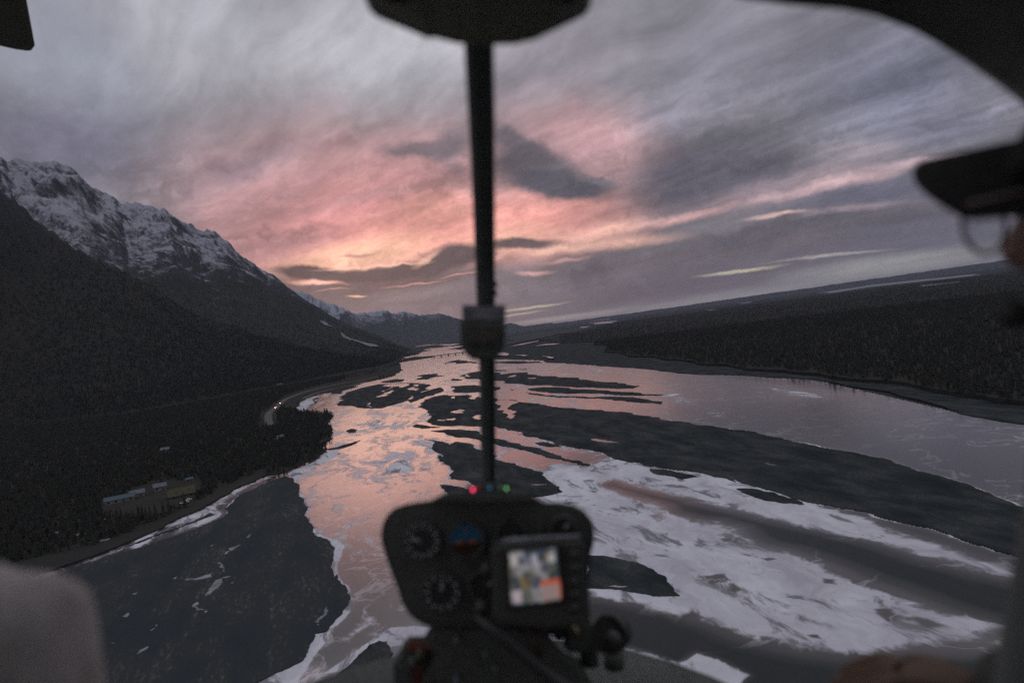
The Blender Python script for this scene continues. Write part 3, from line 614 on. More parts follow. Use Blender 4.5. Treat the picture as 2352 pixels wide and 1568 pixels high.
o_ = T.n.new('ShaderNodeTexCoord').outputs['Object']; geo = T.n.new('ShaderNodeNewGeometry')
_, oy_, oz = T.sep(o_); _, _, nz = T.sep(geo.outputs['Normal'])
f1 = T.noise(o_, .003, 7, .62, .6); f2 = T.noise(T.mapping(o_, sc=(.8, 1, .25)), .013, 9, .72, .8); f3 = T.noise(T.mapping(o_, sc=(1, 1, .2)), .045, 8, .72, .8)
zline = T.math('ADD', oz, T.math('MULTIPLY', T.math('SUBTRACT', f1, .5), 620))
zline = T.math('ADD', zline, T.rng(oy_, 10000, 14000, 0, -60))
sn_h = T.rng(zline, 430, 1000)
v = T.math('ADD', T.math('MULTIPLY', f2, .55), T.math('MULTIPLY', f3, .45))
v = T.math('ADD', v, T.math('MULTIPLY', T.math('SUBTRACT', nz, .78), .35))
thr = T.math('SUBTRACT', .635, T.math('MULTIPLY', sn_h, .20))
snf = T.math('MULTIPLY', T.rng(T.math('SUBTRACT', v, thr), -.07, .11), T.rng(zline, 400, 620))
rock = T.mix(f2, (.045, .048, .052), (.105, .105, .112))
wood = T.mix(T.rng(f2, .35, .65), (.052, .060, .054), (.074, .070, .060))
base = T.mix(T.rng(zline, 420, 700), wood, rock)
T._in(b.inputs['Base Color'], T.mix(T.math('MULTIPLY', snf, .90), base, (.52, .53, .60)))
bn = T.n.new('ShaderNodeBump'); bn.inputs['Strength'].default_value = .9; bn.inputs['Distance'].default_value = 14
T._in(bn.inputs['Height'], T.math('ADD', f3, T.math('MULTIPLY', f2, .5))); T.l.new(bn.outputs[0], b.inputs['Normal'])
me.materials.append(mt)
if me.polygons[0].normal.z < 0: me.flip_normals()
mo = bpy.data.objects.new('mountain', me); COL.objects.link(mo)
tag(mo, 'steep mountain range with snowy upper slopes and dark forest below, falling to the left shore', kind='structure')
def terrain_z(x, y):
    a_ = (math.degrees(math.atan2(x, y)) + 56) / 59.6 * (NTh - 1); r_ = math.hypot(x, y)
    i = int(a_); j = int(np.searchsorted(rads, r_)) - 1
    if i < 0 or i >= NTh - 1 or j < 0 or j >= NRr - 1: return .8
    fa = a_ - i; fr = (r_ - rads[j]) / (rads[j + 1] - rads[j])
    return max(.8, float((h[i, j] * (1 - fa) + h[i + 1, j] * fa) * (1 - fr) + (h[i, j + 1] * (1 - fa) + h[i + 1, j + 1] * fa) * fr))

# snow chutes on the far left slope
def drape(name, pts, m_, lift):
    """a patch laid on the slope: points are found where the line of sight meets the slope"""
    out = []
    for p in pts:
        d = ray(*p); hit = None
        for s in np.linspace(900, 12000, 900):
            t = s / math.hypot(d.x, d.y); z = ALT + d.z * t
            if z < terrain_z(d.x * t, d.y * t): hit = (d.x * t, d.y * t, z); break
        if hit: out.append((hit[0], hit[1]))
    return out
# low blue hills far right
def low_hill(name, pts, D, label, m_, seed):
    A, E = prof(pts); n = 260; az_ = np.linspace(A.min(), A.max(), n); e = np.interp(az_, A, E)
    V = []; F = []; rows = 7
    for j in range(rows):
        fr = j / (rows - 1); prof_ = math.sin(fr * math.pi) ** .7 if fr < .5 else math.sin(fr * math.pi) ** .7
        for i in range(n):
            r_ = D * (1 + (fr - .5) * .35); a_ = math.radians(az_[i])
            top = math.tan(math.radians(e[i])) * D + ALT
            nn = float(fbm(np.array([az_[i] * 1.7 + seed]), np.array([fr * 3.0]), 4)[0]) - .5
            V.append((math.sin(a_) * r_, math.cos(a_) * r_, -3 + (top + 3) * prof_ + nn * D * .0018 * prof_))
    for j in range(rows - 1):
        for i in range(n - 1):
            a_ = j * n + i; F.append((a_, a_ + n, a_ + n + 1, a_ + 1))
    o = mesh_obj(name, V, F, m_, smooth=True); return tag(o, label, kind='structure')
low_hill('hills', [(1190, 752), (1300, 739), (1500, 712), (1750, 676), (2000, 641), (2270, 603), (2500, 568), (2900, 510)], 26000, 'long low blue hills along the right horizon', M_canopy, 4)

# ------------------------------------------------------------------ haze
hz_m = bpy.data.materials.new('haze'); hz_m.use_nodes = True; T = N(hz_m.node_tree); T.n.clear()
ho = T.n.new('ShaderNodeOutputMaterial'); pv = T.n.new('ShaderNodeVolumePrincipled')
pv.inputs['Color'].default_value = (.66, .74, .99, 1); pv.inputs['Density'].default_value = 1.5e-5; pv.inputs['Anisotropy'].default_value = 0.1
T.l.new(pv.outputs[0], ho.inputs['Volume'])
bm = bmesh.new(); bmesh.ops.create_cube(bm, size=1)
for v_ in bm.verts: v_.co = Vector((v_.co.x * 94000, v_.co.y * 94000, -2.0 if v_.co.z < 0 else 2600))
hzo = bm_obj('haze', bm, hz_m); tag(hzo, 'thin blue dusk haze filling the valley', kind='stuff')

# ================================================================== left shore: road, cars, houses, bridge, trees
M_asphalt = mat('asphalt', (.11, .11, .115), .8, .3, .2, .3)
M_steel = mat('painted_steel', (.10, .10, .11), .6, .4, .2, 2)
M_bark = mat('bark', (.08, .068, .058), .95, .1, .3, 3)
M_needle = mat('needles', (.075, .086, .077), .95, .1, .4, .6)
M_twig = mat('bare_twigs', (.13, .112, .092), .95, .1, .4, .6)

def ribbon(name, pts, width, z, m_, label, kind='structure', step=12):
    P_ = [Vector((*p, 0)) for p in pts]; L_ = []
    for i in range(len(P_) - 1):
        p0 = P_[max(i - 1, 0)]; p1 = P_[i]; p2 = P_[i + 1]; p3 = P_[min(i + 2, len(P_) - 1)]
        for k in range(step):
            t = k / step
            L_.append(.5 * ((2 * p1) + (p2 - p0) * t + (2 * p0 - 5 * p1 + 4 * p2 - p3) * t * t + (3 * p1 - p0 - 3 * p2 + p3) * t ** 3))
    L_.append(P_[-1]); V = []
    for i, p in enumerate(L_):
        d = (L_[min(i + 1, len(L_) - 1)] - L_[max(i - 1, 0)]).normalized(); n = Vector((-d.y, d.x, 0)) * width / 2
        for s_, zz in ((1.25, z - .8), (1, z), (-1, z), (-1.25, z - .8)): V.append((p.x + n.x * s_, p.y + n.y * s_, zz))
    F = [(4 * i + k, 4 * i + k + 1, 4 * i + k + 5, 4 * i + k + 4) for i in range(len(L_) - 1) for k in range(3)]
    o = mesh_obj(name, V, F, m_)
    if label: tag(o, label, kind=kind)
    return o, L_
ZR = zf(600, 900, 7.84)
road_px = ZR([(2500, 150), (2200, 215), (1900, 265), (1600, 325), (1300, 395), (1100, 452), (900, 520), (760, 580), (660, 650), (560, 745), (480, 800), (430, 860), (430, 960), (460, 1080)])
road, ROADL = ribbon('road', [G(p, 1.6) for p in road_px], 8.5, 1.6, M_asphalt, 'narrow pale road curving along the foot of the mountain beside the river')
spur, _ = ribbon('road', [G(p, 1.2) for p in ZR([(430, 866), (500, 862), (590, 850)])], 5, 1.2, M_asphalt, 'short side track leaving the road at the bend')
bank2, _ = ribbon('path', [G(p, .9) for p in ZR([(2300, 235), (2000, 320), (1700, 375), (1400, 450), (1200, 520), (1080, 570)])], 3.5, 1.0, M_snow, 'thin snowy track between the road and the river ice')

def box(bm, c_, s_, rot=None):
    r = bmesh.ops.create_cube(bm, size=1)
    for v_ in r['verts']:
        p = Vector((v_.co.x * s_[0], v_.co.y * s_[1], v_.co.z * s_[2]))
        if rot: p = rot @ p
        v_.co = p + Vector(c_)
    return r['verts']
def bx(name, c_, s_, m_, parent=None, bevel=0, rot=None):
    bm = bmesh.new(); box(bm, c_, s_, rot)
    if bevel: bmesh.ops.bevel(bm, geom=list(bm.edges), offset=bevel, segments=2, affect='EDGES')
    return bm_obj(name, bm, m_, parent)
def cyl(name, p0, p1, r0, r1, m_, parent=None, seg=16, smooth=True):
    p0 = Vector(p0); p1 = Vector(p1); d = p1 - p0; bm = bmesh.new()
    bmesh.ops.create_cone(bm, cap_ends=True, segments=seg, radius1=r0, radius2=r1, depth=d.length)
    q_ = d.to_track_quat('Z', 'Y').to_matrix()
    for v_ in bm.verts: v_.co = q_ @ v_.co + (p0 + p1) / 2
    return bm_obj(name, bm, m_, parent, smooth)

M_carpaint = mat('car_paint', (.12, .12, .13), .35, .5, .1, 3); M_glassd = mat('dark_glass', (.02, .022, .025), .1, .6)
M_tyre = mat('tyre', (.02, .02, .02), .9, .2)
M_lamp = mat('headlight_glow', (1, .8, .6), .5, emit=(1.0, .62, .34), es=45)
def car(loc, rz, label):
    e = empty('car', loc, rz); tag(e, label, 'car', 'cars on the river road')
    bm = bmesh.new(); box(bm, (0, 0, .62), (1.8, 4.5, .62)); vs = box(bm, (0, -.25, 1.2), (1.55, 2.4, .56))
    for v_ in vs:
        if v_.co.z > 1.3: v_.co.y = (v_.co.y + .25) * .72 - .25; v_.co.x *= .88
    bmesh.ops.bevel(bm, geom=list(bm.edges), offset=.08, segments=2, affect='EDGES'); bm_obj('body', bm, M_carpaint, e, True)
    bx('windscreen', (0, .80, 1.2), (1.3, .06, .42), M_glassd, e, rot=Matrix.Rotation(.55, 3, 'X'))
    for sx in (-1, 1):
        for sy in (-1.4, 1.4): cyl('wheel', (sx * .78, sy, .33), (sx * .98, sy, .33), .33, .33, M_tyre, e)
        cyl('headlight', (sx * .62, 2.2, .68), (sx * .62, 2.34, .68), .16, .14, M_lamp, e)
    return e
def on_road(px, z=1.62):
    x, y = G(px, 1.6); j = min(range(len(ROADL)), key=lambda i: (ROADL[i].x - x) ** 2 + (ROADL[i].y - y) ** 2)
    d = ROADL[min(j + 1, len(ROADL) - 1)] - ROADL[max(j - 1, 0)]
    n = Vector((-d.y, d.x, 0)).normalized() * 1.9
    return (ROADL[j].x + n.x, ROADL[j].y + n.y, z), math.atan2(-d.x, d.y)
l_, rz_ = on_road(ZR([(665, 735)])[0]); car(l_, rz_, 'car with its headlights on at the bend of the river road')
l_, rz_ = on_road(ZR([(685, 660)])[0]); car((l_[0], l_[1], l_[2]), rz_, 'second car just behind the bend, its headlights on')

M_wall_w = mat('pale_siding', (.24, .24, .235), .8, .2, .2, .5); M_wall_b = mat('tan_siding', (.13, .12, .085), .8, .2, .2, .5)
M_roof_b = mat('blue_metal_roof', (.07, .12, .145), .5, .4, .15, .6); M_roof_g = mat('grey_snowy_roof', (.20, .22, .26), .8, .2, .3, .5); M_roof_r = mat('reddish_roof', (.22, .11, .09), .7, .2, .3, .5)
M_win = mat('window_glass', (.03, .035, .04), .15, .6); M_door = mat('door_paint', (.09, .07, .06), .7)
def house(px, size, wall_m, roof_m, label, rz, group='farm buildings on the left shore', z=.8):
    x, y = G(px, z); w, d, hh = [q * .78 for q in size]; e = empty('house', (x, y, max(z, terrain_z(x, y)) - .1), rz); tag(e, label, 'house', group)
    bm = bmesh.new(); box(bm, (0, 0, hh / 2), (w, d, hh))
    for s_ in (-1, 1):                                            # gable walls
        v_ = [bm.verts.new((s_ * w / 2, -d / 2, hh)), bm.verts.new((s_ * w / 2, d / 2, hh)), bm.verts.new((s_ * w / 2, 0, hh + d * .32))]
        bm.faces.new(v_)
    bm_obj('wall', bm, wall_m, e)
    bm = bmesh.new(); rh = d * .32; ov = .5
    sl = math.atan2(rh, d / 2); ln = math.hypot(rh, d / 2) + ov
    for s_ in (-1, 1):
        box(bm, (0, s_ * (d / 4 + ov * .4 * math.cos(sl)), hh + rh / 2 - ov * .4 * math.sin(sl) + .12), (w + 2 * ov, ln, .16), Matrix.Rotation(-s_ * sl, 3, 'X'))
    bm_obj('roof', bm, roof_m, e)
    nw = max(2, int(w / 4))
    for i in range(nw):
        wx_ = -w / 2 + (i + .5) * w / nw
        for s_ in (-1, 1):
            if i == nw // 2 and s_ == -1: bx('door', (wx_, s_ * (d / 2 + .04), 1.05), (1.0, .08, 2.1), M_door, e)
            else: bx('window', (wx_, s_ * (d / 2 + .04), hh * .55), (1.3, .08, 1.1), M_win, e)
    return e
H7 = lambda x, y: Z7([(x, y)])[0]
house(H7(690, 528), (22, 8, 3.2), M_wall_w, M_roof_b, 'long low building with a blue metal roof at the edge of the woods', R(28))
house(H7(790, 498), (11, 8, 3.6), M_wall_w, M_roof_g, 'pale building next to the long blue roofed one', R(28))
house(H7(920, 462), (10, 8, 4.0), M_wall_w, M_roof_g, 'pale building at the far end of the farm clearing', R(30))
house(H7(1045, 492), (20, 16, 2.0), M_wall_b, mat('dry_grass_roof', (.11, .105, .07), .9, .1, .3, .4), 'broad drab olive shed beside the pale farm buildings', R(28))
house(H7(1088, 410), (6, 4, 2.4), M_wall_w, M_roof_b, 'tiny hut with a blue roof behind the olive shed', R(30))
house(H7(952, 245), (11, 8, 4.5), M_wall_w, M_roof_g, 'white house standing alone among the trees', R(15))
house(H7(744, 232), (4, 3, 2.5), M_wall_w, M_roof_g, 'small white shed deep among the trees left of the lone house', R(15))
house(ZR([(655, 345)])[0], (20, 9, 5.5), M_wall_w, M_roof_r, 'house with a reddish roof on the slope above the road', R(10), 'houses by the river road')
house(ZR([(665, 1355)])[0], (8, 6, 4), M_wall_w, M_roof_g, 'pale cabin in the wooded point by the river', R(40), 'houses by the river road')
house(ZR([(575, 1385)])[0], (6, 4, 2.6), M_wall_w, M_roof_g, 'low pale shed left of the cabin in the wooded point', R(40), 'houses by the river road')
def pickup(px, rz, label):
    x, y = G(px, .8); e = empty('parked_truck', (x, y, .8), rz); tag(e, label, 'truck', 'vehicles in the farm clearing')
    M_w = bpy.data.materials.get('white_paint') or mat('white_paint', (.6, .6, .62), .4, .4)
    bm = bmesh.new(); box(bm, (0, 0, .75), (1.9, 5.4, .6)); box(bm, (0, .5, 1.35), (1.7, 1.9, .65)); bmesh.ops.bevel(bm, geom=list(bm.edges), offset=.08, segments=2, affect='EDGES'); bm_obj('body', bm, M_w, e, True)
    bx('windscreen', (0, 1.5, 1.35), (1.4, .06, .45), M_glassd, e, rot=Matrix.Rotation(.4, 3, 'X'))
    for sx in (-1, 1):
        for sy in (-1.7, 1.7): cyl('wheel', (sx * .8, sy, .38), (sx * 1.0, sy, .38), .38, .38, M_tyre, e)
pickup(H7(1060, 538), R(-60), 'white pickup truck parked in front of the olive shed')
pickup(H7(1078, 524), R(-62), 'second white pickup parked nearest the olive shed')
for i, (x, y, w, d) in enumerate([(598, 630, 4, 2), (590, 748, 4, 2), (335, 733, 5, 2.5), (430, 638, 3, 2), (290, 712, 4, 4), (480, 712, 7, 3), (540, 755, 3, 2)]):
    pt = G(H7(x, y), .8); o = sheet('snow_patch', rough_poly([(pt[0] - w, pt[1] - d), (pt[0] + w, pt[1] - d * .6), (pt[0] + w * .8, pt[1] + d), (pt[0] - w * .7, pt[1] + d)], .2, 2, 1, i), .9, M_snow)
    tag(o, 'small patch of snow in the scrubby woods at the left', kind='structure', group='snow patches in the left woods')

# snow chutes high on the far left slope, laid on the terrain
for i, pts in enumerate([Z4([(470, 475), (500, 480), (560, 516), (530, 512), (490, 495)]), Z4([(605, 552), (640, 575), (700, 598), (760, 615), (855, 642), (800, 642), (740, 620), (660, 600), (625, 585)])]):
    V = []
    for p in rough_poly(pts, .08, 2, 3, i):
        d = ray(*p)
        for s_ in np.linspace(900, 12000, 1500):
            t = s_ / math.hypot(d.x, d.y); z = ALT + d.z * t
            if z < terrain_z(d.x * t, d.y * t) + 6: V.append(Vector((d.x * t, d.y * t, z))); break
    if len(V) > 3:
        tr = geometry.tessellate_polygon([V]); o = mesh_obj('snow_patch', V, [tuple(t) for t in tr], M_snow); tag(o, 'bright snow chute on the lower forested slope', kind='structure', group='snow chutes on the slope')

# bridge and causeway across the far channel
bL = G(Z4([(935, 742)])[0], 3); bM = G(Z4([(1180, 712)])[0], 3); bR = G(Z4([(1500, 672)])[0], 3)
o = sheet('causeway', rough_poly([G(p) for p in Z4([(935, 748), (1000, 728), (1080, 708), (1180, 704), (1188, 712), (1120, 722), (1020, 738), (960, 750)])], .08, 3, 10, 2), 2.2, M_forest, -.3); tag(o, 'dark wooded causeway reaching into the river from the left shore', kind='structure')
br = empty('bridge', (bM[0], bM[1], 0)); tag(br, 'long low bridge on slim piers crossing the far river channel', 'bridge')
a_, b_ = Vector((*bM, 0)), Vector((*bR, 0)); dd = b_ - a_; ln = dd.length; rot = Matrix.Rotation(math.atan2(dd.y, dd.x), 3, 'Z')
bx('deck', dd / 2 + Vector((0, 0, 7.0)), (ln, 9, 1.6), M_steel, br, rot=rot)
for s_ in (-1, 1): bx('railing', dd / 2 + rot @ Vector((0, s_ * 4.4, 8.4)), (ln, .2, .9), M_steel, br, rot=rot)
npier = 7
for i in range(npier):
    c_ = dd * ((i + .5) / npier); bx('pier', c_ + Vector((0, 0, 3.1)), (3, 8, 6.2), M_steel, br, rot=rot)

# ------------------------------------------------------------------ trees
def conifer_parts(seed, hgt=11):
    rnd = random.Random(seed); bt = bmesh.new()
    bmesh.ops.create_cone(bt, cap_ends=False, segments=5, radius1=.16, radius2=.03, depth=hgt)
    for v_ in bt.verts: v_.co.z += hgt / 2
    bc = bmesh.new(); nl = 9
    for k in range(nl):
        z0 = hgt * (.10 + .86 * k / nl); rr_ = (hgt * .17) * (1 - k / nl) ** .85 * rnd.uniform(.75, 1.2) + .12
        tip = bc.verts.new((rnd.uniform(-.1, .1), rnd.uniform(-.1, .1), z0 + hgt * .17)); m = 7; ring = []
        ph = rnd.uniform(0, 6)
        for i in range(m * 2):
            a = ph + math.pi * i / m; q = rr_ * (rnd.uniform(.8, 1.25) if i % 2 else rnd.uniform(.35, .6))
            ring.append(bc.verts.new((q * math.cos(a), q * math.sin(a), z0 - (.35 if i % 2 else 0) * rnd.uniform(.5, 1.3))))
        for i in range(m * 2): bc.faces.new((tip, ring[i], ring[(i + 1) % (2 * m)]))
    return bt, bc
def broadleaf_parts(seed, hgt=8):
    rnd = random.Random(seed); bt = bmesh.new(); bc = bmesh.new()
    def limb(p, d, l, r):
        q = p + d * l; n = d.orthogonal().normalized(); m = d.cross(n); vs = []
        for rr_, pp in ((r, p), (r * .55, q)):
            for k in range(3):
                a = 2.09 * k; vs.append(bt.verts.new(pp + (n * math.cos(a) + m * math.sin(a)) * rr_))
        for k in range(3): bt.faces.new((vs[k], vs[(k + 1) % 3], vs[3 + (k + 1) % 3], vs[3 + k]))
        return q
    tp = limb(Vector((0, 0, 0)), Vector((0, 0, 1)), hgt * .35, .16)
    for i in range(7):
        a = rnd.uniform(0, 6.28); d = Vector((math.cos(a) * .45, math.sin(a) * .45, 1)).normalized(); q = limb(tp - Vector((0, 0, rnd.uniform(0, hgt * .15))), d, hgt * rnd.uniform(.3, .55), .07)
        for k in range(9):
            dd_ = (d + Vector((rnd.uniform(-.6, .6), rnd.uniform(-.6, .6), rnd.uniform(-.2, .5)))).normalized(); s0 = q - d * rnd.uniform(0, hgt * .3); l = hgt * rnd.uniform(.1, .24)
            w = dd_.orthogonal().normalized() * .10; v1 = bc.verts.new(s0 - w); v2 = bc.verts.new(s0 + w); v3 = bc.verts.new(s0 + dd_ * l); bc.faces.new((v1, v2, v3))
            w2_ = dd_.cross(w).normalized() * .28; v4 = bc.verts.new(s0 + dd_ * l * .6 - w2_); v5 = bc.verts.new(s0 + dd_ * l * .6 + w2_); v6 = bc.verts.new(s0 + dd_ * l * 1.1); bc.faces.new((v4, v5, v6))
    return bt, bc
def bm_mesh(name, bm, m_):
    me_ = bpy.data.meshes.new(name); bm.to_mesh(me_); bm.free(); me_.materials.append(m_); return me_
CON = []; BRO = []
for k in range(4):
    t_, c_ = conifer_parts(k); CON.append((bm_mesh('trunk', t_, M_bark), bm_mesh('crown', c_, M_needle)))
for k in range(4):
    t_, c_ = broadleaf_parts(20 + k); BRO.append((bm_mesh('trunk', t_, M_bark), bm_mesh('crown', c_, M_twig)))
def in_poly_pts(pts_xy, poly): return inside_poly(pts_xy[:, 0].copy(), pts_xy[:, 1].copy(), poly)
rs = np.random.RandomState(11)
LB = left_bank_w
def near_line(p, L_, d):
    return any((p[0] - q.x) ** 2 + (p[1] - q.y) ** 2 < d * d for q in L_[::2])
# open ground without trees by the near shore: farm clearing and the strip along the snow channel
CLEARING = [G(p) for p in Z7([(560, 560), (700, 500), (900, 420), (1150, 400), (1180, 470), (1080, 560), (800, 640), (600, 620)])]
VERGE = [G(p) for p in zf(600, 900, 7.84)([(620, 640), (560, 745), (660, 745), (930, 800), (1080, 620), (1300, 540), (1700, 440), (2352, 260), (3000, 60), (3200, -60), (3000, -80), (2500, 100), (1900, 215), (1300, 350), (900, 470), (700, 560)])]
STRIP = [G(p) for p in Z7([(1560, 330), (1400, 395), (1200, 500), (900, 650), (500, 800), (300, 830), (100, 880), (-300, 1000), (0, 1120), (340, 935), (700, 800), (1150, 600), (1520, 400)])]
ca = np.radians(np.concatenate([rs.uniform(-47, -14, 52000), rs.uniform(-47, -4, 40000)]))
cr = np.concatenate([rs.uniform(280, 2300, 52000) ** 1.0, np.sqrt(rs.uniform(1400 ** 2, 5000 ** 2, 40000))])
cand = np.stack([np.sin(ca) * cr, np.cos(ca) * cr], 1)
rad_ = np.hypot(cand[:, 0], cand[:, 1]); azd = np.degrees(np.arctan2(cand[:, 0], cand[:, 1]))
ok = in_poly_pts(cand, LB) & (azd > -46) & (rad_ > 280) & ~in_poly_pts(cand, CLEARING) & ~in_poly_pts(cand, STRIP) & ~in_poly_pts(cand, VERGE)
cand = cand[ok]; rad_ = rad_[ok]
cand = np.array([c_ for c_ in cand if not (abs(c_[1]) < 6000 and near_line(c_, ROADL, 13))])
rad_ = np.hypot(cand[:, 0], cand[:, 1])
order = np.argsort(rad_); cand = cand[order]; rad_ = rad_[order]
NNEAR = 290
for i in range(min(NNEAR, len(cand))):
    x, y = cand[i]; con = rs.rand() < .5
    name = 'conifer_tree' if con else 'bare_tree'
    e = empty(name, (float(x), float(y), terrain_z(x, y) - .1), float(rs.uniform(0, 6.28))); s_ = float(rs.uniform(.38, .78)); e.scale = (s_, s_, s_ * float(rs.uniform(.85, 1.2)))
    tag(e, 'dark pointed conifer in the woods on the near left shore' if con else 'bare brown leafless tree in the woods on the near left shore', 'tree', 'conifers on the near left shore' if con else 'bare trees on the near left shore')
    pr = (CON if con else BRO)[rs.randint(4)]
    for nm, m_ in zip(('trunk', 'crown'), pr):
        c_ = bpy.data.objects.new(nm, m_); COL.objects.link(c_); c_.parent = e
def joined(t_, c_, name):
    bm = bmesh.new(); bm.from_mesh(t_); n0 = len(bm.faces); bm.from_mesh(c_)
    for i, f_ in enumerate(bm.faces): f_.material_index = 0 if i < n0 else 1
    me_ = bpy.data.meshes.new(name); bm.to_mesh(me_); bm.free(); me_.materials.append(t_.materials[0]); me_.materials.append(c_.materials[0])
    return bpy.data.objects.new(name, me_)
def scatter(name, pts, protos, smin, smax, label):
    """a wood: each point carries one tree of a few kinds (geometry nodes)"""
    me_ = bpy.data.meshes.new(name); me_.from_pydata([tuple(map(float, p)) for p in pts], [], [])
    at1 = me_.attributes.new('size', 'FLOAT', 'POINT'); at1.data.foreach_set('value', rs.uniform(smin, smax, len(pts)).astype(np.float32))
    at2 = me_.attributes.new('turn', 'FLOAT', 'POINT'); at2.data.foreach_set('value', rs.uniform(0, 6.28, len(pts)).astype(np.float32))
    at3 = me_.attributes.new('sort', 'INT', 'POINT'); at3.data.foreach_set('value', rs.randint(0, len(protos), len(pts)).astype(np.int32))
    o = bpy.data.objects.new(name, me_); COL.objects.link(o)
    ng = bpy.data.node_groups.new(name, 'GeometryNodeTree'); ng.interface.new_socket('Geometry', in_out='INPUT', socket_type='NodeSocketGeometry'); ng.interface.new_socket('Geometry', in_out='OUTPUT', socket_type='NodeSocketGeometry')
    gi = ng.nodes.new('NodeGroupInput'); go = ng.nodes.new('NodeGroupOutput'); jn = ng.nodes.new('GeometryNodeJoinGeometry')
    def na(n_, t_):
        a = ng.nodes.new('GeometryNodeInputNamedAttribute'); a.data_type = t_; a.inputs[0].default_value = n_; return a.outputs[0]
    cx = ng.nodes.new('ShaderNodeCombineXYZ'); ng.links.new(na('turn', 'FLOAT'), cx.inputs[2]); sz = na('size', 'FLOAT'); st_ = na('sort', 'INT')
    for k, pr in enumerate(protos):
        cmp_ = ng.nodes.new('FunctionNodeCompare'); cmp_.data_type = 'INT'; cmp_.operation = 'EQUAL'; ng.links.new(st_, cmp_.inputs[2]); cmp_.inputs[3].default_value = k
        oi = ng.nodes.new('GeometryNodeObjectInfo'); oi.inputs[0].default_value = pr
        ip = ng.nodes.new('GeometryNodeInstanceOnPoints'); ng.links.new(gi.outputs[0], ip.inputs['Points']); ng.links.new(cmp_.outputs[0], ip.inputs['Selection']); ng.links.new(oi.outputs['Geometry'], ip.inputs['Instance'])
        ng.links.new(cx.outputs[0], ip.inputs['Rotation']); ng.links.new(sz, ip.inputs['Scale']); ng.links.new(ip.outputs[0], jn.inputs[0])
    ng.links.new(jn.outputs[0], go.inputs[0]); md = o.modifiers.new('trees', 'NODES'); md.node_group = ng
    tag(o, label, kind='stuff'); return o
PC = [joined(*CON[k], 'conifer_source') for k in range(3)]; PB = [joined(*BRO[k], 'bare_source') for k in range(2)]
rest = cand[NNEAR:]; rest = [(x, y, terrain_z(x, y) - .2) for x, y in rest if terrain_z(x, y) < 60][:70000]
scatter('forest', rest, PC + PB + PB, .35, .85, 'dense dark wood of conifers and bare trees on the left shore')
# slope forest: conifers scattered over the lower mountain, thinning upwards
sl_ = []
A2 = rs.uniform(-46, -6, 150000); D2 = np.where(rs.rand(150000) < .5, rs.uniform(1300, 3200, 150000), rs.uniform(1300, 8000, 150000))
for a, d in zip(A2, D2):
    x = math.sin(math.radians(a)) * d; y = math.cos(math.radians(a)) * d; z = terrain_z(x, y)
    if 8 < z < 560 and rs.rand() < 1.1 - z / 600: sl_.append((x, y, z - .5))
    if len(sl_) > 75000: break
scatter('slope_forest', sl_, PC + PB, .5, 1.25, 'dark conifer forest covering the lower mountain slope')
# woods on the right plain, denser along the edge that faces the river
ca = np.radians(rs.uniform(4, 44, 110000)); cr = np.where(rs.rand(110000) < .45, rs.uniform(330, 2200, 110000), rs.uniform(1500, 7500, 110000)); c2 = np.stack([np.sin(ca) * cr, np.cos(ca) * cr], 1)
c2 = c2[in_poly_pts(c2, [tuple(p) for p in (rough_line(FRW, .08, 3, 9) + [(44000, 1600), (44000, 44000), (9000, 44000), (1700, 9500)])])]
c2 = c2[np.degrees(np.arctan2(c2[:, 0], c2[:, 1])) < 44]; c2 = c2[:70000]
scatter('plain_forest', [(x, y, 2.8) for x, y in c2], PC + PB + PB, .35, .9, 'dark wood of conifers and bare trees on the plain right of the river')

# ================================================================== helicopter cabin (aircraft frame: x right, y forward, z up, origin at the camera)
MC = Matrix(((_r.x, _f.x, _u.x, 0), (_r.y, _f.y, _u.y, 0), (_r.z, _f.z, _u.z, ALT), (0, 0, 0, 1)))
def L(x, y, Y): return Vector(((x - 1176) * KP * Y, Y, (784 - y) * KP * Y))
def cabin(name, base, label, cat, group=None):
    e = bpy.data.objects.new(name, None); COL.objects.link(e); e.empty_display_size = .05
    e.matrix_world = MC @ Matrix.Translation(base); tag(e, label, cat, group); e['base'] = list(base); return e
def base_of(p):
    while p is not None:
        if 'base' in p: return Vector(p['base'])
        p = p.parent
    return Vector((0, 0, 0))
def cput(name, bm, m_, parent, smooth=False):
    """mesh given in aircraft coordinates, linked under its thing"""
    b_ = base_of(parent)
    for v_ in bm.verts: v_.co -= b_
    return bm_obj(name, bm, m_, parent, smooth)
def prism(pts, Y0, Y1, Yt=None, bevel=0.0, seg=3, tilt=0.0, grow=1.0, flare=False):
    """outline traced at depth Yt, solid from Y0 to Y1; tilt leans the face"""
    Yt = Yt or Y0; P_ = [L(x, y, Yt) for x, y in pts]; bm = bmesh.new(); c_ = sum(P_, Vector()) / len(P_)
    fr = [bm.verts.new((p.x, Y0 + (p.z - c_.z) * tilt, p.z)) for p in P_]
    bk = [bm.verts.new((c_.x + (p.x - c_.x) * grow, Y1 + (p.z - c_.z) * tilt, c_.z + (p.z - c_.z) * grow)) for p in P_]
    if flare:                                                      # body widening forward, so that only its face shows
        k_ = Y1 / Yt
        for b_, p in zip(bk, P_): b_.co = Vector(((c_.x + (p.x - c_.x) * grow) * k_, Y1, (c_.z + (p.z - c_.z) * grow) * k_))
    n = len(P_); ff = bm.faces.new(fr); bf = bm.faces.new(list(reversed(bk)))
    for i in range(n): bm.faces.new((fr[(i + 1) % n], fr[i], bk[i], bk[(i + 1) % n]))
    bmesh.ops.recalc_face_normals(bm, faces=bm.faces)
    if bevel:
        ed = [e_ for e_ in bm.edges if (ff in e_.link_faces or bf in e_.link_faces)]
        bmesh.ops.bevel(bm, geom=ed, offset=bevel, segments=seg, affect='EDGES', clamp_overlap=True)
    return bm
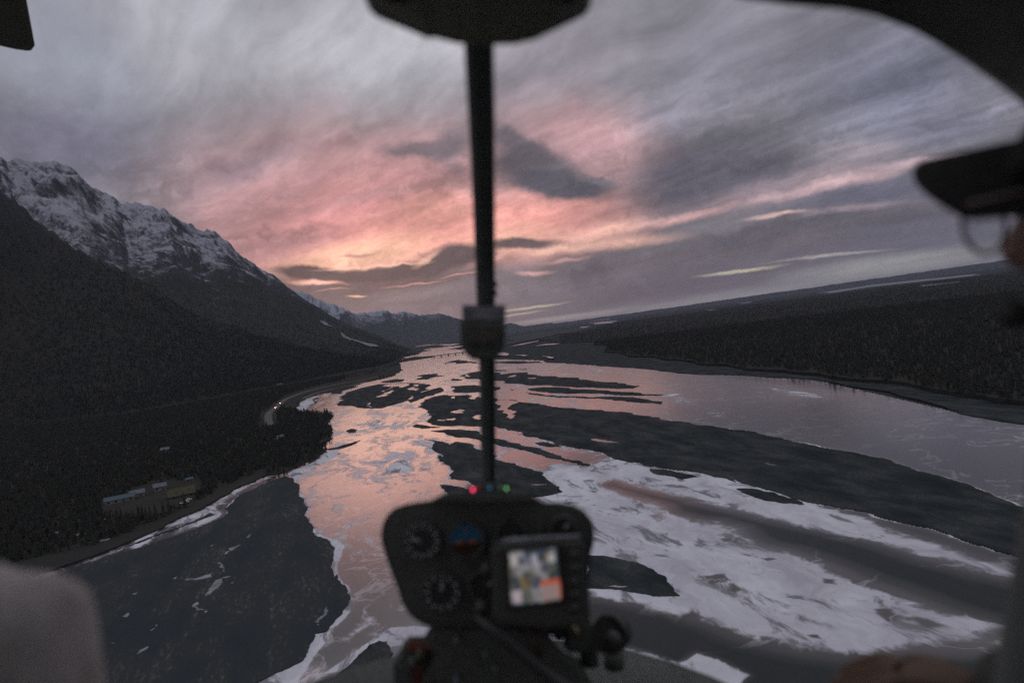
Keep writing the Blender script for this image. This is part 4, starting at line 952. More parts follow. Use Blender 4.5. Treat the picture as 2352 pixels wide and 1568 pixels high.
def smooth_pts(pts, n=4):
    out = []; m = len(pts)
    for i in range(m):
        p0, p1, p2, p3 = pts[i - 1], pts[i], pts[(i + 1) % m], pts[(i + 2) % m]
        for k in range(n):
            t = k / n
            out.append(tuple(.5 * (2 * p1[j] + (p2[j] - p0[j]) * t + (2 * p0[j] - 5 * p1[j] + 4 * p2[j] - p3[j]) * t * t + (3 * p1[j] - p0[j] - 3 * p2[j] + p3[j]) * t ** 3) for j in (0, 1)))
    return out
def tube(path, rad, seg=10, squash=1.0, caps=True):
    """round or flattened tube through 3-D points; rad may be a list"""
    bm = bmesh.new(); n = len(path); rings = []; ref = Vector((1, 0, 0))
    for i, p in enumerate(path):
        t = (path[min(i + 1, n - 1)] - path[max(i - 1, 0)]).normalized()
        a = (ref - t * ref.dot(t))
        if a.length < .1: a = Vector((0, 0, 1)) - t * t.z
        a.normalize(); b_ = t.cross(a); r_ = rad[i] if isinstance(rad, (list, tuple)) else rad
        rings.append([bm.verts.new(p + a * math.cos(2 * math.pi * k / seg) * r_ + b_ * math.sin(2 * math.pi * k / seg) * r_ * squash) for k in range(seg)])
    for i in range(n - 1):
        for k in range(seg): bm.faces.new((rings[i][k], rings[i][(k + 1) % seg], rings[i + 1][(k + 1) % seg], rings[i + 1][k]))
    if caps: bm.faces.new(list(reversed(rings[0]))); bm.faces.new(rings[-1])
    return bm
def spline(pts, n=8):
    out = []; m = len(pts)
    for i in range(m - 1):
        p0, p1, p2, p3 = pts[max(i - 1, 0)], pts[i], pts[i + 1], pts[min(i + 2, m - 1)]
        for k in range(n):
            t = k / n; out.append(.5 * ((2 * p1) + (p2 - p0) * t + (2 * p0 - 5 * p1 + 4 * p2 - p3) * t * t + (3 * p1 - p0 - 3 * p2 + p3) * t ** 3))
    return out + [pts[-1]]
def rcyl(c_, r_, d, axis=Vector((0, 1, 0)), seg=32, r2=None):
    bm = bmesh.new(); bmesh.ops.create_cone(bm, cap_ends=True, segments=seg, radius1=r_, radius2=r2 if r2 is not None else r_, depth=d)
    q_ = axis.to_track_quat('Z', 'Y').to_matrix()
    for v_ in bm.verts: v_.co = q_ @ v_.co + c_
    return bm
def rbox(c_, s_, bevel=.002, rot=None):
    bm = bmesh.new(); box(bm, c_, s_, rot)
    if bevel: bmesh.ops.bevel(bm, geom=list(bm.edges), offset=bevel, segments=2, affect='EDGES')
    return bm

K_black = mat('black_crackle_paint', (.14, .15, .135), .8, .3, .25, 120, bump=.3)
K_over = mat('console_grey', (.38, .39, .33), .9, .2, .2, 60)
K_rim = mat('rim_paint', (.34, .36, .33), .8, .2, .2, 40)
K_frame = mat('dark_frame_paint', (.17, .19, .18), .7, .3, .2, 40)
K_liner = mat('headliner', (.28, .27, .24), .95, .1, .2, 60)
K_dial = mat('dial_face', (.06, .064, .064), .6, .3)
K_ring = mat('bezel', (.11, .114, .114), .45, .5)
K_mark = mat('dial_marking', (.85, .87, .87), .7, .2)
K_needle = mat('needle_paint', (.55, .58, .58), .6, .3)
K_knob = mat('knob_plastic', (.06, .063, .06), .6, .4)
K_grey = mat('grey_metal', (.32, .33, .36), .55, .5, .25, 60)
K_red = mat('red_grip', (.26, .085, .065), .6, .3, .2, 60)
K_blue = mat('attitude_blue', (.03, .16, .27), .5, .3)
K_brown = mat('attitude_brown', (.06, .035, .02), .6, .3)
K_orange = mat('orange_line', (.60, .16, .08), .6, .3)
K_cable = mat('cable_rubber', (.035, .037, .040), .35, .6)
def led(name, rgb, es): return mat(name, tuple(c_ * .5 for c_ in rgb), .4, .4, emit=rgb, es=es)

# ---- airframe
heli = cabin('helicopter', Vector((0, 0, -.9)), 'dark helicopter cabin with centre windscreen bow, roof rim and rotor blade, seen from inside', 'helicopter')
bow_px = [(1101, -260, 70, .50), (1100, -60, 72, .60), (1100, 92, 70, .672), (1107, 300, 60, .80), (1112, 500, 50, .95), (1116, 700, 43, 1.12), (1119, 830, 38.5, 1.24), (1121, 1000, 35, 1.37), (1122, 1120, 33, 1.44), (1122, 1300, 33, 1.46), (1122, 1600, 36, 1.36)]
path = [L(x, y, Y) for x, y, w_, Y in bow_px]; sp = spline(path, 6); wds = [w_ * KP * Y / 2 for x, y, w_, Y in bow_px]
rr_ = [wds[min(i // 6, len(wds) - 1)] * (1 - (i % 6) / 6) + wds[min(i // 6 + 1, len(wds) - 1)] * ((i % 6) / 6) for i in range(len(sp))]
cput('windscreen_bow', tube(sp, rr_, 12, .8), K_frame, heli, True)
cput('bow_seal', tube([p + Vector((.0105, -.012, 0)) for p in sp[8:]], .0035, 6), K_cable, heli, True)
for Y_, yy in ((1.06, 652), (1.06, 672)): cput('rivet', rcyl(L(1138, yy, 1.08), .0045, .006, Vector((1, 0, 0)), 8), K_frame, heli)
# overhead console and roof liner
oc = [(x_, y_ + 17) for x_, y_ in [(838, -60), (852, 14), (868, 30), (985, 79), (1000, 77), (1050, 90), (1100, 94), (1183, 92), (1232, 80), (1246, 72), (1340, 27), (1352, 12), (1366, -60), (1366, -500), (838, -500)]]
cput('overhead_console', prism(oc, .50, .66, .665, bevel=.0015), K_over, heli)
cput('console_cover', prism([(1010, 60), (1190, 60), (1200, -40), (1000, -40)], .492, .50, .60, bevel=.003), K_liner, heli)
for x in (905, 1300): cput('vent', rcyl(L(x, -30, .578), .016, .012), K_ring, heli, True)
roof = []
def patch(name, grid, m_, thick=.02, parent=heli):
    bm = bmesh.new(); R_ = [[bm.verts.new(p) for p in row] for row in grid]
    for i in range(len(grid) - 1):
        for j in range(len(grid[0]) - 1): bm.faces.new((R_[i][j], R_[i][j + 1], R_[i + 1][j + 1], R_[i + 1][j]))
    bmesh.ops.recalc_face_normals(bm, faces=bm.faces)
    o = cput(name, bm, m_, parent, True); md = o.modifiers.new('solid', 'SOLIDIFY'); md.thickness = thick; md.offset = 0; return o
# windscreen upper rim on the right running down into the door post
rim = [(1500, -70, .60), (1690, -14, .60), (1800, 2, .60), (1920, 10, .61), (2000, 27, .62), (2085, 62, .62), (2165, 106, .62), (2240, 152, .61), (2300, 192, .60), (2360, 236, .59), (2440, 300, .57), (2540, 400, .54), (2620, 560, .50), (2660, 800, .47), (2680, 1100, .45), (2700, 1500, .44), (2700, 1900, .42)]
rimp = [L(*p) for p in rim]
outer = []
for i, p in enumerate(rimp):
    q = Vector((max(p.x + .10, .60) if i > 9 else p.x + .02 + .03 * i, p.y - .20, p.z + (.16 if i < 8 else max(0, .16 - .03 * (i - 8))))); outer.append(q)
top = [Vector((p.x * 1.02 + .02, -.35, max(p.z + .12, .45) if i < 10 else p.z + .05)) for i, p in enumerate(outer)]
patch('door_frame', [rimp, [a * .5 + b_ * .5 + Vector((.01, 0, .03)) for a, b_ in zip(rimp, outer)], outer], K_rim, .025)
patch('roof_liner', [[Vector((x, y, .50 - .12 * (abs(x) / .65) ** 3)) for x in np.linspace(-.66, .66, 13)] for y in np.linspace(-.9, .42, 6)], K_liner, .02)
patch('roof_edge', [[Vector((x, .62 - abs(x) * .10, .56)) for x in np.linspace(-.30, .36, 9)], [Vector((x, .42, .505)) for x in np.linspace(-.30, .40, 9)]], K_frame, .02)
# nose rim below the windscreen and the floor
nz_px = [(560, 1640, 1.05), (700, 1572, 1.22), (800, 1538, 1.30), (870, 1517, 1.34), (940, 1504, 1.38), (1020, 1497, 1.40), (1120, 1494, 1.42), (1260, 1492, 1.42), (1370, 1484, 1.42), (1440, 1494, 1.40), (1540, 1520, 1.34), (1640, 1556, 1.26), (1780, 1620, 1.12)]
nzp = [L(*p) for p in nz_px]
patch('nose_rim', [nzp, [p + Vector((0, -.05, -.035)) for p in nzp], [Vector((p.x * .98, p.y - .25, p.z - .09)) for p in nzp], [Vector((p.x * .9, .45, -.95)) for p in nzp]], K_black, .015)
cput('door_post', tube(spline([L(x, y, Y) for x, y, Y in ((2560, 200, .46), (2540, 500, .48), (2500, 800, .49), (2480, 1100, .49), (2440, 1350, .49), (2400, 1600, .48), (2380, 1900, .47))], 5), .030, 10), K_frame, heli, True)
# clean acrylic windscreen panes either side of the bow
M_pane = bpy.data.materials.new('clear_acrylic'); M_pane.use_nodes = True; T = N(M_pane.node_tree); T.n.clear()
mo_ = T.n.new('ShaderNodeOutputMaterial'); tr_ = T.n.new('ShaderNodeBsdfTransparent'); tr_.inputs[0].default_value = (.97, .975, .98, 1); T.l.new(tr_.outputs[0], mo_.inputs[0])
for s_ in (-1, 1):
    rows = []
    for (x, y, w_, Y), p in zip(bow_px, path):
        row = []
        for k in range(9):
            t = k / 8; ang = t * 1.45
            X = p.x + s_ * (.02 + .78 * math.sin(ang)); Yy = max(p.y - .02 - .9 * p.y * (1 - math.cos(ang)) * .62, .15)
            row.append(Vector((X, Yy, p.z)))
        rows.append(row)
    bm = bmesh.new(); Rv = [[bm.verts.new(p) for p in row] for row in rows]
    for i in range(len(rows) - 1):
        for j in range(8): bm.faces.new((Rv[i][j], Rv[i][j + 1], Rv[i + 1][j + 1], Rv[i + 1][j]))
    cput('windscreen_pane', bm, M_pane, heli, True)
# rotor blade: tip passes high on the left, root at the mast behind and above the camera
tipc = L(28, 108, 4.35); mast = Vector((0, -.75, tipc.z - .12)); bd = (tipc - mast); ln = bd.length; bd.normalize(); side = Vector((bd.y, -bd.x, 0)).normalized()
bm = bmesh.new(); rings = []
for t, ch in ((.08, .16), (.14, .25), (.98, .25), (1.0, .20)):
    c_ = mast + bd * ln * t + Vector((0, 0, -.06 * math.sin(math.pi * t)))
    rings.append([bm.verts.new(c_ + side * ch * a + Vector((0, 0, b_))) for a, b_ in ((-.5, 0), (-.3, .012), (.1, .018), (.4, .012), (.5, 0), (.4, -.008), (.1, -.012), (-.3, -.008))])
for i in range(3):
    for k in range(8): bm.faces.new((rings[i][k], rings[i][(k + 1) % 8], rings[i + 1][(k + 1) % 8], rings[i + 1][k]))
bm.faces.new(rings[-1]); bm.faces.new(list(reversed(rings[0]))); bmesh.ops.recalc_face_normals(bm, faces=bm.faces)
cput('rotor_blade', bm, K_over, heli, False)
# left door frame corner, far out of focus
lf = [(-420, 560, .46), (-330, 240, .48), (-240, 90, .50), (-120, 0, .53), (0, -52, .55), (130, -85, .57), (300, -110, .58)]
lfp = [L(*p) for p in lf]
patch('door_frame', [lfp, [p + Vector((-.05, -.05, .05)) for p in lfp], [p + Vector((-.12, -.2, .10)) for p in lfp]], K_frame, .03)
patch('roof_edge', [[Vector((x, .56, .46)) for x in np.linspace(-.42, -.2, 4)], [Vector((x, .42, .50)) for x in np.linspace(-.5, -.22, 4)]], K_frame, .02)

# ---- magnetic compass on the bow
cmp_e = cabin('compass', L(1111, 832, 1.10), 'black magnetic compass with a pale grey bracket, clamped to the centre windscreen bow', 'compass')
cput('housing', prism([(1059, 738), (1160, 738), (1161, 760), (1158, 798), (1148, 814), (1138, 826), (1086, 826), (1072, 814), (1060, 798), (1058, 760)], 1.03, 1.10, 1.04, bevel=.005, grow=.95, flare=True), K_black, cmp_e, False)
br_ = cput('bracket', prism([(1062, 700), (1092, 700), (1092, 703), (1134, 703), (1134, 700), (1160, 700), (1160, 736), (1062, 736)], 1.035, 1.10, 1.04, bevel=.002), K_grey, cmp_e)
for x in (1072, 1150): cput('screw', rcyl(L(x, 718, 1.030), .0035, .004, seg=10), K_ring, br_)
win_ = cput('window', prism(smooth_pts([(1078, 752), (1142, 752), (1144, 775), (1138, 790), (1082, 790), (1076, 775)], 3), 1.024, 1.03, 1.026), mat('compass_glass', (.03, .032, .028), .15, .6), cmp_e)
for i in range(7): cput('tick', rbox(L(1083 + i * 9, 771, 1.021), (.0012, .002, .010 if i % 2 else .016), 0), mat('compass_mark', (.30, .24, .12), .7) if i == 0 else bpy.data.materials['compass_mark'], win_)
cput('lubber_line', rbox(L(1110, 770, 1.019), (.0014, .002, .030), 0), bpy.data.materials['compass_mark'], win_)

# ---- instrument console
con = cabin('instrument_console', L(1110, 1560, 1.15), 'black pedestal instrument console with round gauges and a row of lit indicator lamps', 'console')
c6 = [(356, 560), (372, 480), (402, 428), (450, 385), (520, 360), (610, 345), (700, 333), (745, 308), (800, 280), (860, 272), (1080, 270), (1300, 272), (1360, 286), (1410, 322), (1460, 346), (1560, 348), (1660, 364), (1732, 402), (1782, 462), (1804, 540), (1800, 620), (1782, 690), (1770, 800), (1768, 1000), (1740, 1140), (1600, 1180), (1470, 1184), (1100, 1195), (705, 1192), (640, 1172), (552, 1110), (500, 1030), (470, 930), (430, 830), (385, 700), (362, 620)]
cput('panel', prism(Z6(c6), 1.0, 1.12, 1.0, bevel=.010, seg=4, grow=.96, flare=True), K_black, con)
cput('glareshield', prism(Z6([(700, 333), (745, 306), (800, 278), (860, 268), (1300, 268), (1362, 284), (1412, 322), (1300, 340), (850, 340)]), .975, 1.06, .985, bevel=.006, grow=.97, flare=True), K_black, con)
cput('pedestal', prism(Z6([(705, 1180), (1470, 1180), (1500, 1250), (1550, 1330), (1610, 1382), (1700, 1420), (1900, 1800), (500, 1800), (640, 1500), (712, 1400), (640, 1290), (660, 1240)]), 1.01, 1.25, 1.0, bevel=.01, flare=True, grow=.98), K_black, con)
PF = .992                                                        # depth of the panel face
def gauge(cx_, cy_, r_, kind, marks=12, needle=40, face=None, mk=K_mark, r0=.72):
    x, y = Z6([(cx_, cy_)])[0]; c_ = L(x, y, PF); rr_ = r_ / 2.765 * .9408 * KP * PF
    g_ = cput('gauge', rcyl(c_ + Vector((0, .004, 0)), rr_, .010), K_dial, con, False)
    bm = bmesh.new(); ring_o = []; ring_i = []
    bm2 = tube([c_ + Vector((math.cos(a) * rr_, -.003, math.sin(a) * rr_)) for a in np.linspace(0, 2 * math.pi, 33)], .0022, 6, 1, False)
    bm.free(); cput('bezel', bm2, K_ring, g_, True)
    if kind == 'att':
        for nm, m_, a0, a1 in (('sky_half', K_blue, 8, 188), ('ground_half', K_brown, 188, 368)):
            bm = bmesh.new(); vs = [bm.verts.new(c_ + Vector((math.cos(R(a)) * rr_ * .93, -.0035, math.sin(R(a)) * rr_ * .93))) for a in np.linspace(a0, a1, 25)]; bm.faces.new(vs)
            bmesh.ops.recalc_face_normals(bm, faces=bm.faces); cput(nm, bm, m_, g_)
        for sx in (-1, 1): cput('wing_bar', rbox(c_ + Vector((sx * rr_ * .38, -.006, rr_ * -.02 + sx * rr_ * .03)), (rr_ * .50, .002, .0032), 0, Matrix.Rotation(R(-6), 3, 'Y')), K_orange, g_)
        cput('bank_pointer', rbox(c_ + Vector((0, -.006, rr_ * .55)), (.003, .002, .003), 0), K_orange, g_)
    else:
        for i in range(marks):
            a = 2 * math.pi * i / marks; p = c_ + Vector((math.sin(a) * rr_ * .82, -.003, math.cos(a) * rr_ * .82))
            cput('tick', rbox(p, (.0020, .0015, rr_ * .20), 0, Matrix.Rotation(a, 3, 'Y')), mk, g_)
        a = R(needle); cput('needle', rbox(c_ + Vector((math.sin(a) * rr_ * .3, -.005, math.cos(a) * rr_ * .3)), (.0034, .0015, rr_ * r0), 0, Matrix.Rotation(a, 3, 'Y')), K_needle, g_)
        cput('hub', rcyl(c_ + Vector((0, -.005, 0)), .0035, .004, seg=12), K_knob, g_)
    return g_
gauge(640, 605, 118, 'd', 12, 285); gauge(935, 605, 118, 'att'); gauge(1240, 560, 100, 'd', 10, 120, mk=mat('faint_green', (.05, .09, .08), .7)); gauge(1590, 525, 85, 'd', 8, 40, mk=mat('faint_red', (.20, .07, .04), .7))
gauge(770, 950, 125, 'd', 12, 5, r0=.6); gauge(1060, 900, 100, 'd', 8, 70, mk=bpy.data.materials['faint_green'])
for x, y in ((470, 480), (470, 760), (930, 770), (600, 1120)): cput('screw', rcyl(L(*Z6([(x, y)])[0], PF), .004, .005, seg=10), K_ring, con)
hs = cput('lamp_housing', prism(Z6([(925, 290), (932, 246), (950, 232), (1000, 222), (1010, 214), (1170, 208), (1200, 222), (1232, 238), (1240, 290)]), .985, 1.03, .985, bevel=.004, grow=.97, flare=True), K_black, con)
for nm, x, y, r_, rgb, es in (('red_lamp', 980, 262, 15, (1.0, .06, .16), 1.9), ('red_lamp', 1016, 246, 11, (.5, .08, .10), .22), ('blue_lamp', 1093, 250, 12, (.06, .30, .60), .35), ('green_lamp', 1166, 246, 11, (.16, .34, .20), .30), ('green_lamp', 1207, 254, 12, (.36, 1.0, .36), .55)):
    cput(nm, rcyl(L(*Z6([(x, y)])[0], .982), r_ * .62 / 2.765 * .9408 * KP, .006, seg=20), led(nm + '_glow', rgb, es), hs, True)
for x, y, s_ in ((870, 1270, 14), (1066, 1365, 12), (870, 1540, 16), (1130, 1460, 12)): cput('switch', rcyl(L(*Z6([(x, y)])[0], .998), s_ / 2.765 * .9408 * KP, .02, seg=14), mat('switch_metal', (.20, .25, .28), .4, .6) if 'switch_metal' not in bpy.data.materials else bpy.data.materials['switch_metal'], con, True)
cput('knob', rcyl(L(*Z6([(1040, 1050)])[0], .975), .010, .02, seg=16), K_ring, con, True); cput('knob', rcyl(L(*Z6([(1075, 790)])[0], .975), .008, .02, seg=16), K_ring, con, True)

# ---- navigation display
gps = cabin('navigation_display', L(1300, 1425, .95), 'black navigation screen mounted on the right of the console, showing a bright coloured map', 'display')
gb = Z6([(1100, 640), (1150, 612), (1700, 582), (1735, 600), (1770, 1100), (1755, 1156), (1470, 1182), (1160, 1150), (1110, 1100)])
cput('body', prism(gb, .93, .975, .94, bevel=.006, grow=.98, flare=True), K_black, gps)
cput('top_edge', tube([L(*Z6([(x, y)])[0], .924) for x, y in ((1120, 622), (1200, 606), (1400, 594), (1600, 585), (1705, 580))], .0034, 8), K_grey, gps, True)
scr = Z6([(1222, 686), (1543, 656), (1574, 1000), (1240, 1036)])
cput('screen_frame', prism(Z6([(1195, 660), (1568, 630), (1600, 1026), (1215, 1064)]), .923, .932, .927, bevel=.002), K_knob, gps)
M_map = bpy.data.materials.new('map_screen'); M_map.use_nodes = True; T = N(M_map.node_tree); T.n.clear()
o_ = T.n.new('ShaderNodeTexCoord').outputs['Object']; mo_ = T.n.new('ShaderNodeOutputMaterial'); em = T.n.new('ShaderNodeEmission')
vor = T.n.new('ShaderNodeTexVoronoi'); vor.inputs['Scale'].default_value = 150; T._in(vor.inputs['Vector'], T.mapping(o_, sc=(1, 0, .8))); 
_, sat, _ = T.sep(vor.outputs['Color']); nn = T.noise(o_, 45, 3, .5)
mc_ = T.mix(T.rng(nn, .42, .52), (.10, .13, .16), (.60, .56, .58)); mc_ = T.mix(T.rng(sat, .72, .76), mc_, (.26, .24, .17)); mc_ = T.mix(T.rng(sat, .90, .93), mc_, (.40, .20, .06)); mc_ = T.mix(T.rng(sat, .18, .14), mc_, (.10, .15, .26))
T._in(em.inputs[0], mc_); em.inputs[1].default_value = .27; T.l.new(em.outputs[0], mo_.inputs[0])
sc_o = cput('screen', prism(scr, .919, .924, .922), M_map, gps)
def scr_rect(nm, pts, rgb, es):
    cput(nm, prism(Z6(pts), .9165, .9185, .922), mat(nm + '_%d' % len(bpy.data.materials), (.02, .02, .02), .5, emit=rgb, es=es), sc_o)
scr_rect('map_field', [(1440, 890), (1560, 870), (1568, 985), (1450, 1000)], (.42, .30, .30), .42)
scr_rect('map_border', [(1432, 872), (1562, 850), (1564, 885), (1436, 906)], (.85, .16, .07), .34); scr_rect('map_border', [(1550, 880), (1566, 878), (1574, 975), (1558, 977)], (.8, .18, .12), .42)
scr_rect('map_field', [(1285, 850), (1315, 838), (1350, 930), (1325, 945)], (.36, .28, .14), .30); scr_rect('map_field', [(1320, 930), (1370, 900), (1390, 1000), (1330, 1008)], (.22, .22, .20), .30)
scr_rect('map_field', [(1232, 700), (1275, 695), (1280, 762), (1240, 766)], (.62, .58, .58), .42); scr_rect('map_field', [(1245, 940), (1310, 930), (1312, 1010), (1255, 1018)], (.60, .50, .56), .42)
scr_rect('map_field', [(1370, 700), (1410, 690), (1420, 770), (1385, 775)], (.52, .50, .60), .42); scr_rect('map_field', [(1480, 690), (1530, 682), (1535, 740), (1490, 745)], (.58, .55, .55), .42)
for yy in (700, 790, 880, 970, 1060): cput('button', rcyl(L(*Z6([(1665, yy)])[0], .927), .007, .006, seg=14), K_ring, gps, True)

# ---- cable across the pedestal
cb = cabin('cable', L(*Z6([(1200, 1300)])[0], .93), 'thick black cable running from the navigation screen down across the pedestal', 'cable')
cput('sheath', tube(spline([L(*Z6([p])[0], Y) for p, Y in (((1010, 1120), .955), ((1080, 1180), .935), ((1200, 1270), .92), ((1330, 1380), .91), ((1450, 1480), .90), ((1560, 1570), .89), ((1700, 1660), .88))], 6), .008, 10), K_cable, cb, True)
cb2 = cabin('hose', L(*Z6([(1380, 1300)])[0], .97), 'short brownish hose hanging below the right side of the console', 'hose')
cput('sheath', tube(spline([L(*Z6([p])[0], Y) for p, Y in (((1375, 1195), .97), ((1395, 1260), .955), ((1415, 1330), .955), ((1400, 1400), .96))], 6), .012, 10), mat('brown_rubber', (.10, .075, .065), .5, .4), cb2, True)

# ---- suction mount with a round black head, right of the console
mtp = cabin('suction_mount', L(*Z6([(1760, 1400)])[0], 1.22), 'black suction mount with a round head and clamp arm, right of the console', 'mount')
hc = L(*Z6([(1906, 1232)])[0], 1.12); hr = 119 / 2.765 * .9408 * KP * 1.12
bm = rcyl(hc, hr, .016, Vector((.40, 1, -.30)).normalized(), 40); bmesh.ops.bevel(bm, geom=[e_ for e_ in bm.edges if len(e_.link_faces) == 2 and max(len(f_.verts) for f_ in e_.link_faces) > 8], offset=.006, segments=3, affect='EDGES'); cput('head', bm, K_knob, mtp, False)
cput('head_hub', rcyl(hc + Vector((.003, -.02, 0)), .012, .014, seg=20), K_ring, mtp, True)
cput('arm', tube([L(*Z6([p])[0], 1.15) for p in ((1755, 1210), (1760, 1290), (1765, 1370), (1768, 1440))], .016, 12), K_black, mtp, True)
cput('clamp', rbox(L(*Z6([(1695, 1232)])[0], 1.13), (.050, .035, .052), .006), K_black, mtp)
cput('clamp_screw', rcyl(L(*Z6([(1668, 1212)])[0], 1.10), .006, .012, seg=12), mat('brass', (.45, .38, .22), .4, .5, metal=.6), mtp, True)
cput('crossbar', rbox(L(*Z6([(1650, 1190)])[0], 1.14), (.100, .022, .020), .004), K_black, mtp); cput('crossbar_cap', rbox(L(*Z6([(1560, 1198)])[0], 1.135), (.020, .03, .036), .005), K_ring, mtp)
cput('stem', tube([L(*Z6([p])[0], 1.20) for p in ((1930, 1330), (1932, 1400), (1936, 1460))], .018, 12), K_black, mtp, True)

# ---- lever cluster left of the pedestal
lv = cabin('control_lever', L(*Z6([(600, 1440)])[0], 1.05), 'small control with a red handle, left of the pedestal', 'lever')
cput('handle', tube(spline([L(*Z6([p])[0], 1.03) for p in ((545, 1312), (600, 1320), (650, 1324), (700, 1308))], 5), .0075, 10), K_red, lv, True)
cput('mount', rbox(L(*Z6([(605, 1385)])[0], 1.05), (.045, .04, .050), .006), K_black, lv); cput('knob', rcyl(L(*Z6([(628, 1362)])[0], 1.02), .007, .02, seg=14), mat('olive_knob', (.16, .15, .09), .5), lv, True)
cput('base', rbox(L(*Z6([(590, 1460)])[0], 1.06), (.06, .05, .045), .006), K_black, lv); cput('knob', rcyl(L(*Z6([(580, 1428)])[0], 1.02), .009, .015, seg=14), K_ring, lv, True); cput('tag', rbox(L(*Z6([(606, 1515)])[0], 1.0), (.016, .004, .026), .001), mat('red_tag', (.12, .035, .03), .7), lv)

# ================================================================== people
def skin_body(name, nodes, edges, m_, parent, root=0, sub=2):
    bm = bmesh.new(); vs = [bm.verts.new(Vector(p)) for p, r_ in nodes]
    for a, b_ in edges: bm.edges.new((vs[a], vs[b_]))
    bs = base_of(parent)
    for v_ in bm.verts: v_.co -= bs
    me_ = bpy.data.meshes.new(name); bm.to_mesh(me_); bm.free()
    o = bpy.data.objects.new(name, me_); COL.objects.link(o); o.parent = parent
    md = o.modifiers.new('skin', 'SKIN'); md.use_smooth_shade = True
    sv = me_.skin_vertices[0].data
    for i, (p, r_) in enumerate(nodes): sv[i].radius = r_ if isinstance(r_, tuple) else (r_, r_)
    sv[root].use_root = True
    o.modifiers.new('sub', 'SUBSURF').levels = sub; o.modifiers['sub'].render_levels = sub
    me_.materials.append(m_); return o
def head_mesh(name, c_, yaw, m_, parent, s_=1.0):
    """a head: skull, brow, nose, lips, chin and jaw shaped from a fine sphere; faces +y before yaw"""
    bm = bmesh.new(); bmesh.ops.create_uvsphere(bm, u_segments=48, v_segments=36, radius=1)
    for v_ in bm.verts:
        x, y, z = v_.co; rx, ry, rz = .076, .098, .118
        f = max(0, y); low = max(0, -z)
        rx *= 1 - .28 * low ** 1.3; ry *= 1 - .10 * low
        px, py, pz = x * rx, y * ry, z * rz
        def bump(cx_, cz_, wx_, wz_, a): return a * math.exp(-((px - cx_) / wx_) ** 2 - ((pz - cz_) / wz_) ** 2) * (f > .2)
        py += bump(0, -.022, .011, .018, .024) + bump(0, .004, .008, .020, .010) + bump(0, .030, .04, .010, .006)
        py -= bump(.031, .008, .014, .011, .010) + bump(-.031, .008, .014, .011, .010)
        py += bump(0, -.056, .022, .006, .007) + bump(0, -.068, .020, .006, .007) - bump(0, -.062, .022, .003, .004) + bump(0, -.095, .022, .016, .012)
        v_.co = Vector((px, py, pz)) * s_
    for sx in (-1, 1):                                            # ears
        r_ = bmesh.ops.create_uvsphere(bm, u_segments=12, v_segments=8, radius=1)
        for v_ in r_['verts']: v_.co = Vector((sx * .076 + v_.co.x * .007 + sx * .006, -.008 + v_.co.y * .018, -.008 + v_.co.z * .030)) * s_
    Rz_ = Matrix.Rotation(yaw, 3, 'Z')
    for v_ in bm.verts: v_.co = Rz_ @ v_.co + c_
    return cput(name, bm, m_, parent, True)
S_skin = mat('skin', (.13, .072, .04), .55, .3, .1, 30); S_dark = mat('dark_jacket', (.11, .115, .105), .9, .15, .4, 25, bump=.3); S_grey = mat('grey_fleece', (.66, .61, .585), 1.0, .05, .30, 22, bump=.6)
S_cap = mat('black_cap_cloth', (.060, .064, .060), .9, .1, .3, 90); S_hair = mat('brown_hair', (.05, .03, .02), .7, .3, .4, 90)
S_lens = bpy.data.materials.new('lens'); S_lens.use_nodes = True; T = N(S_lens.node_tree); T.n.clear(); mo_ = T.n.new('ShaderNodeOutputMaterial'); t1 = T.n.new('ShaderNodeBsdfTransparent'); t1.inputs[0].default_value = (.9, .92, .92, 1); g1 = T.n.new('ShaderNodeBsdfGlossy'); g1.inputs['Roughness'].default_value = .05; mx = T.n.new('ShaderNodeMixShader'); mx.inputs[0].default_value = .08
T.l.new(t1.outputs[0], mx.inputs[1]); T.l.new(g1.outputs[0], mx.inputs[2]); T.l.new(mx.outputs[0], mo_.inputs[0])

def hand(nodes, edges, wrist, wi, palm_end, up, curl=1.0, thumb=1):
    """palm and five fingers grown from a wrist node; fingers curl towards `up`"""
    d = (palm_end - wrist).normalized(); s_ = d.cross(up).normalized() * thumb
    pi_ = len(nodes); nodes.append((wrist + d * .045, (.030, .018))); edges.append((wi, pi_))
    for k, (o_, ln_) in enumerate(((-.030, .074), (-.010, .084), (.010, .080), (.028, .062))):
        b0 = wrist + d * .088 + s_ * o_; r_ = .0095
        i0 = len(nodes); nodes.append((b0, (r_ * 1.1, r_ * 1.1))); edges.append((pi_, i0)); cd = d.copy(); p = b0
        for j, f_ in enumerate((.45, .32, .23)):
            cd = (cd + up * curl * .75).normalized(); p = p + cd * ln_ * f_; nodes.append((p, (r_ * (.95 - .12 * j),) * 2)); edges.append((len(nodes) - 2, len(nodes) - 1))
    t0 = wrist + d * .035 - s_ * .034; nodes.append((t0, (.013, .013))); edges.append((pi_, len(nodes) - 1))
    t1_ = t0 + (d * .6 - s_ * .7 + up * .3).normalized() * .035; nodes.append((t1_, (.011, .011))); edges.append((len(nodes) - 2, len(nodes) - 1))
    t2_ = t1_ + (d + up * .6).normalized() * .030; nodes.append((t2_, (.009, .009))); edges.append((len(nodes) - 2, len(nodes) - 1))

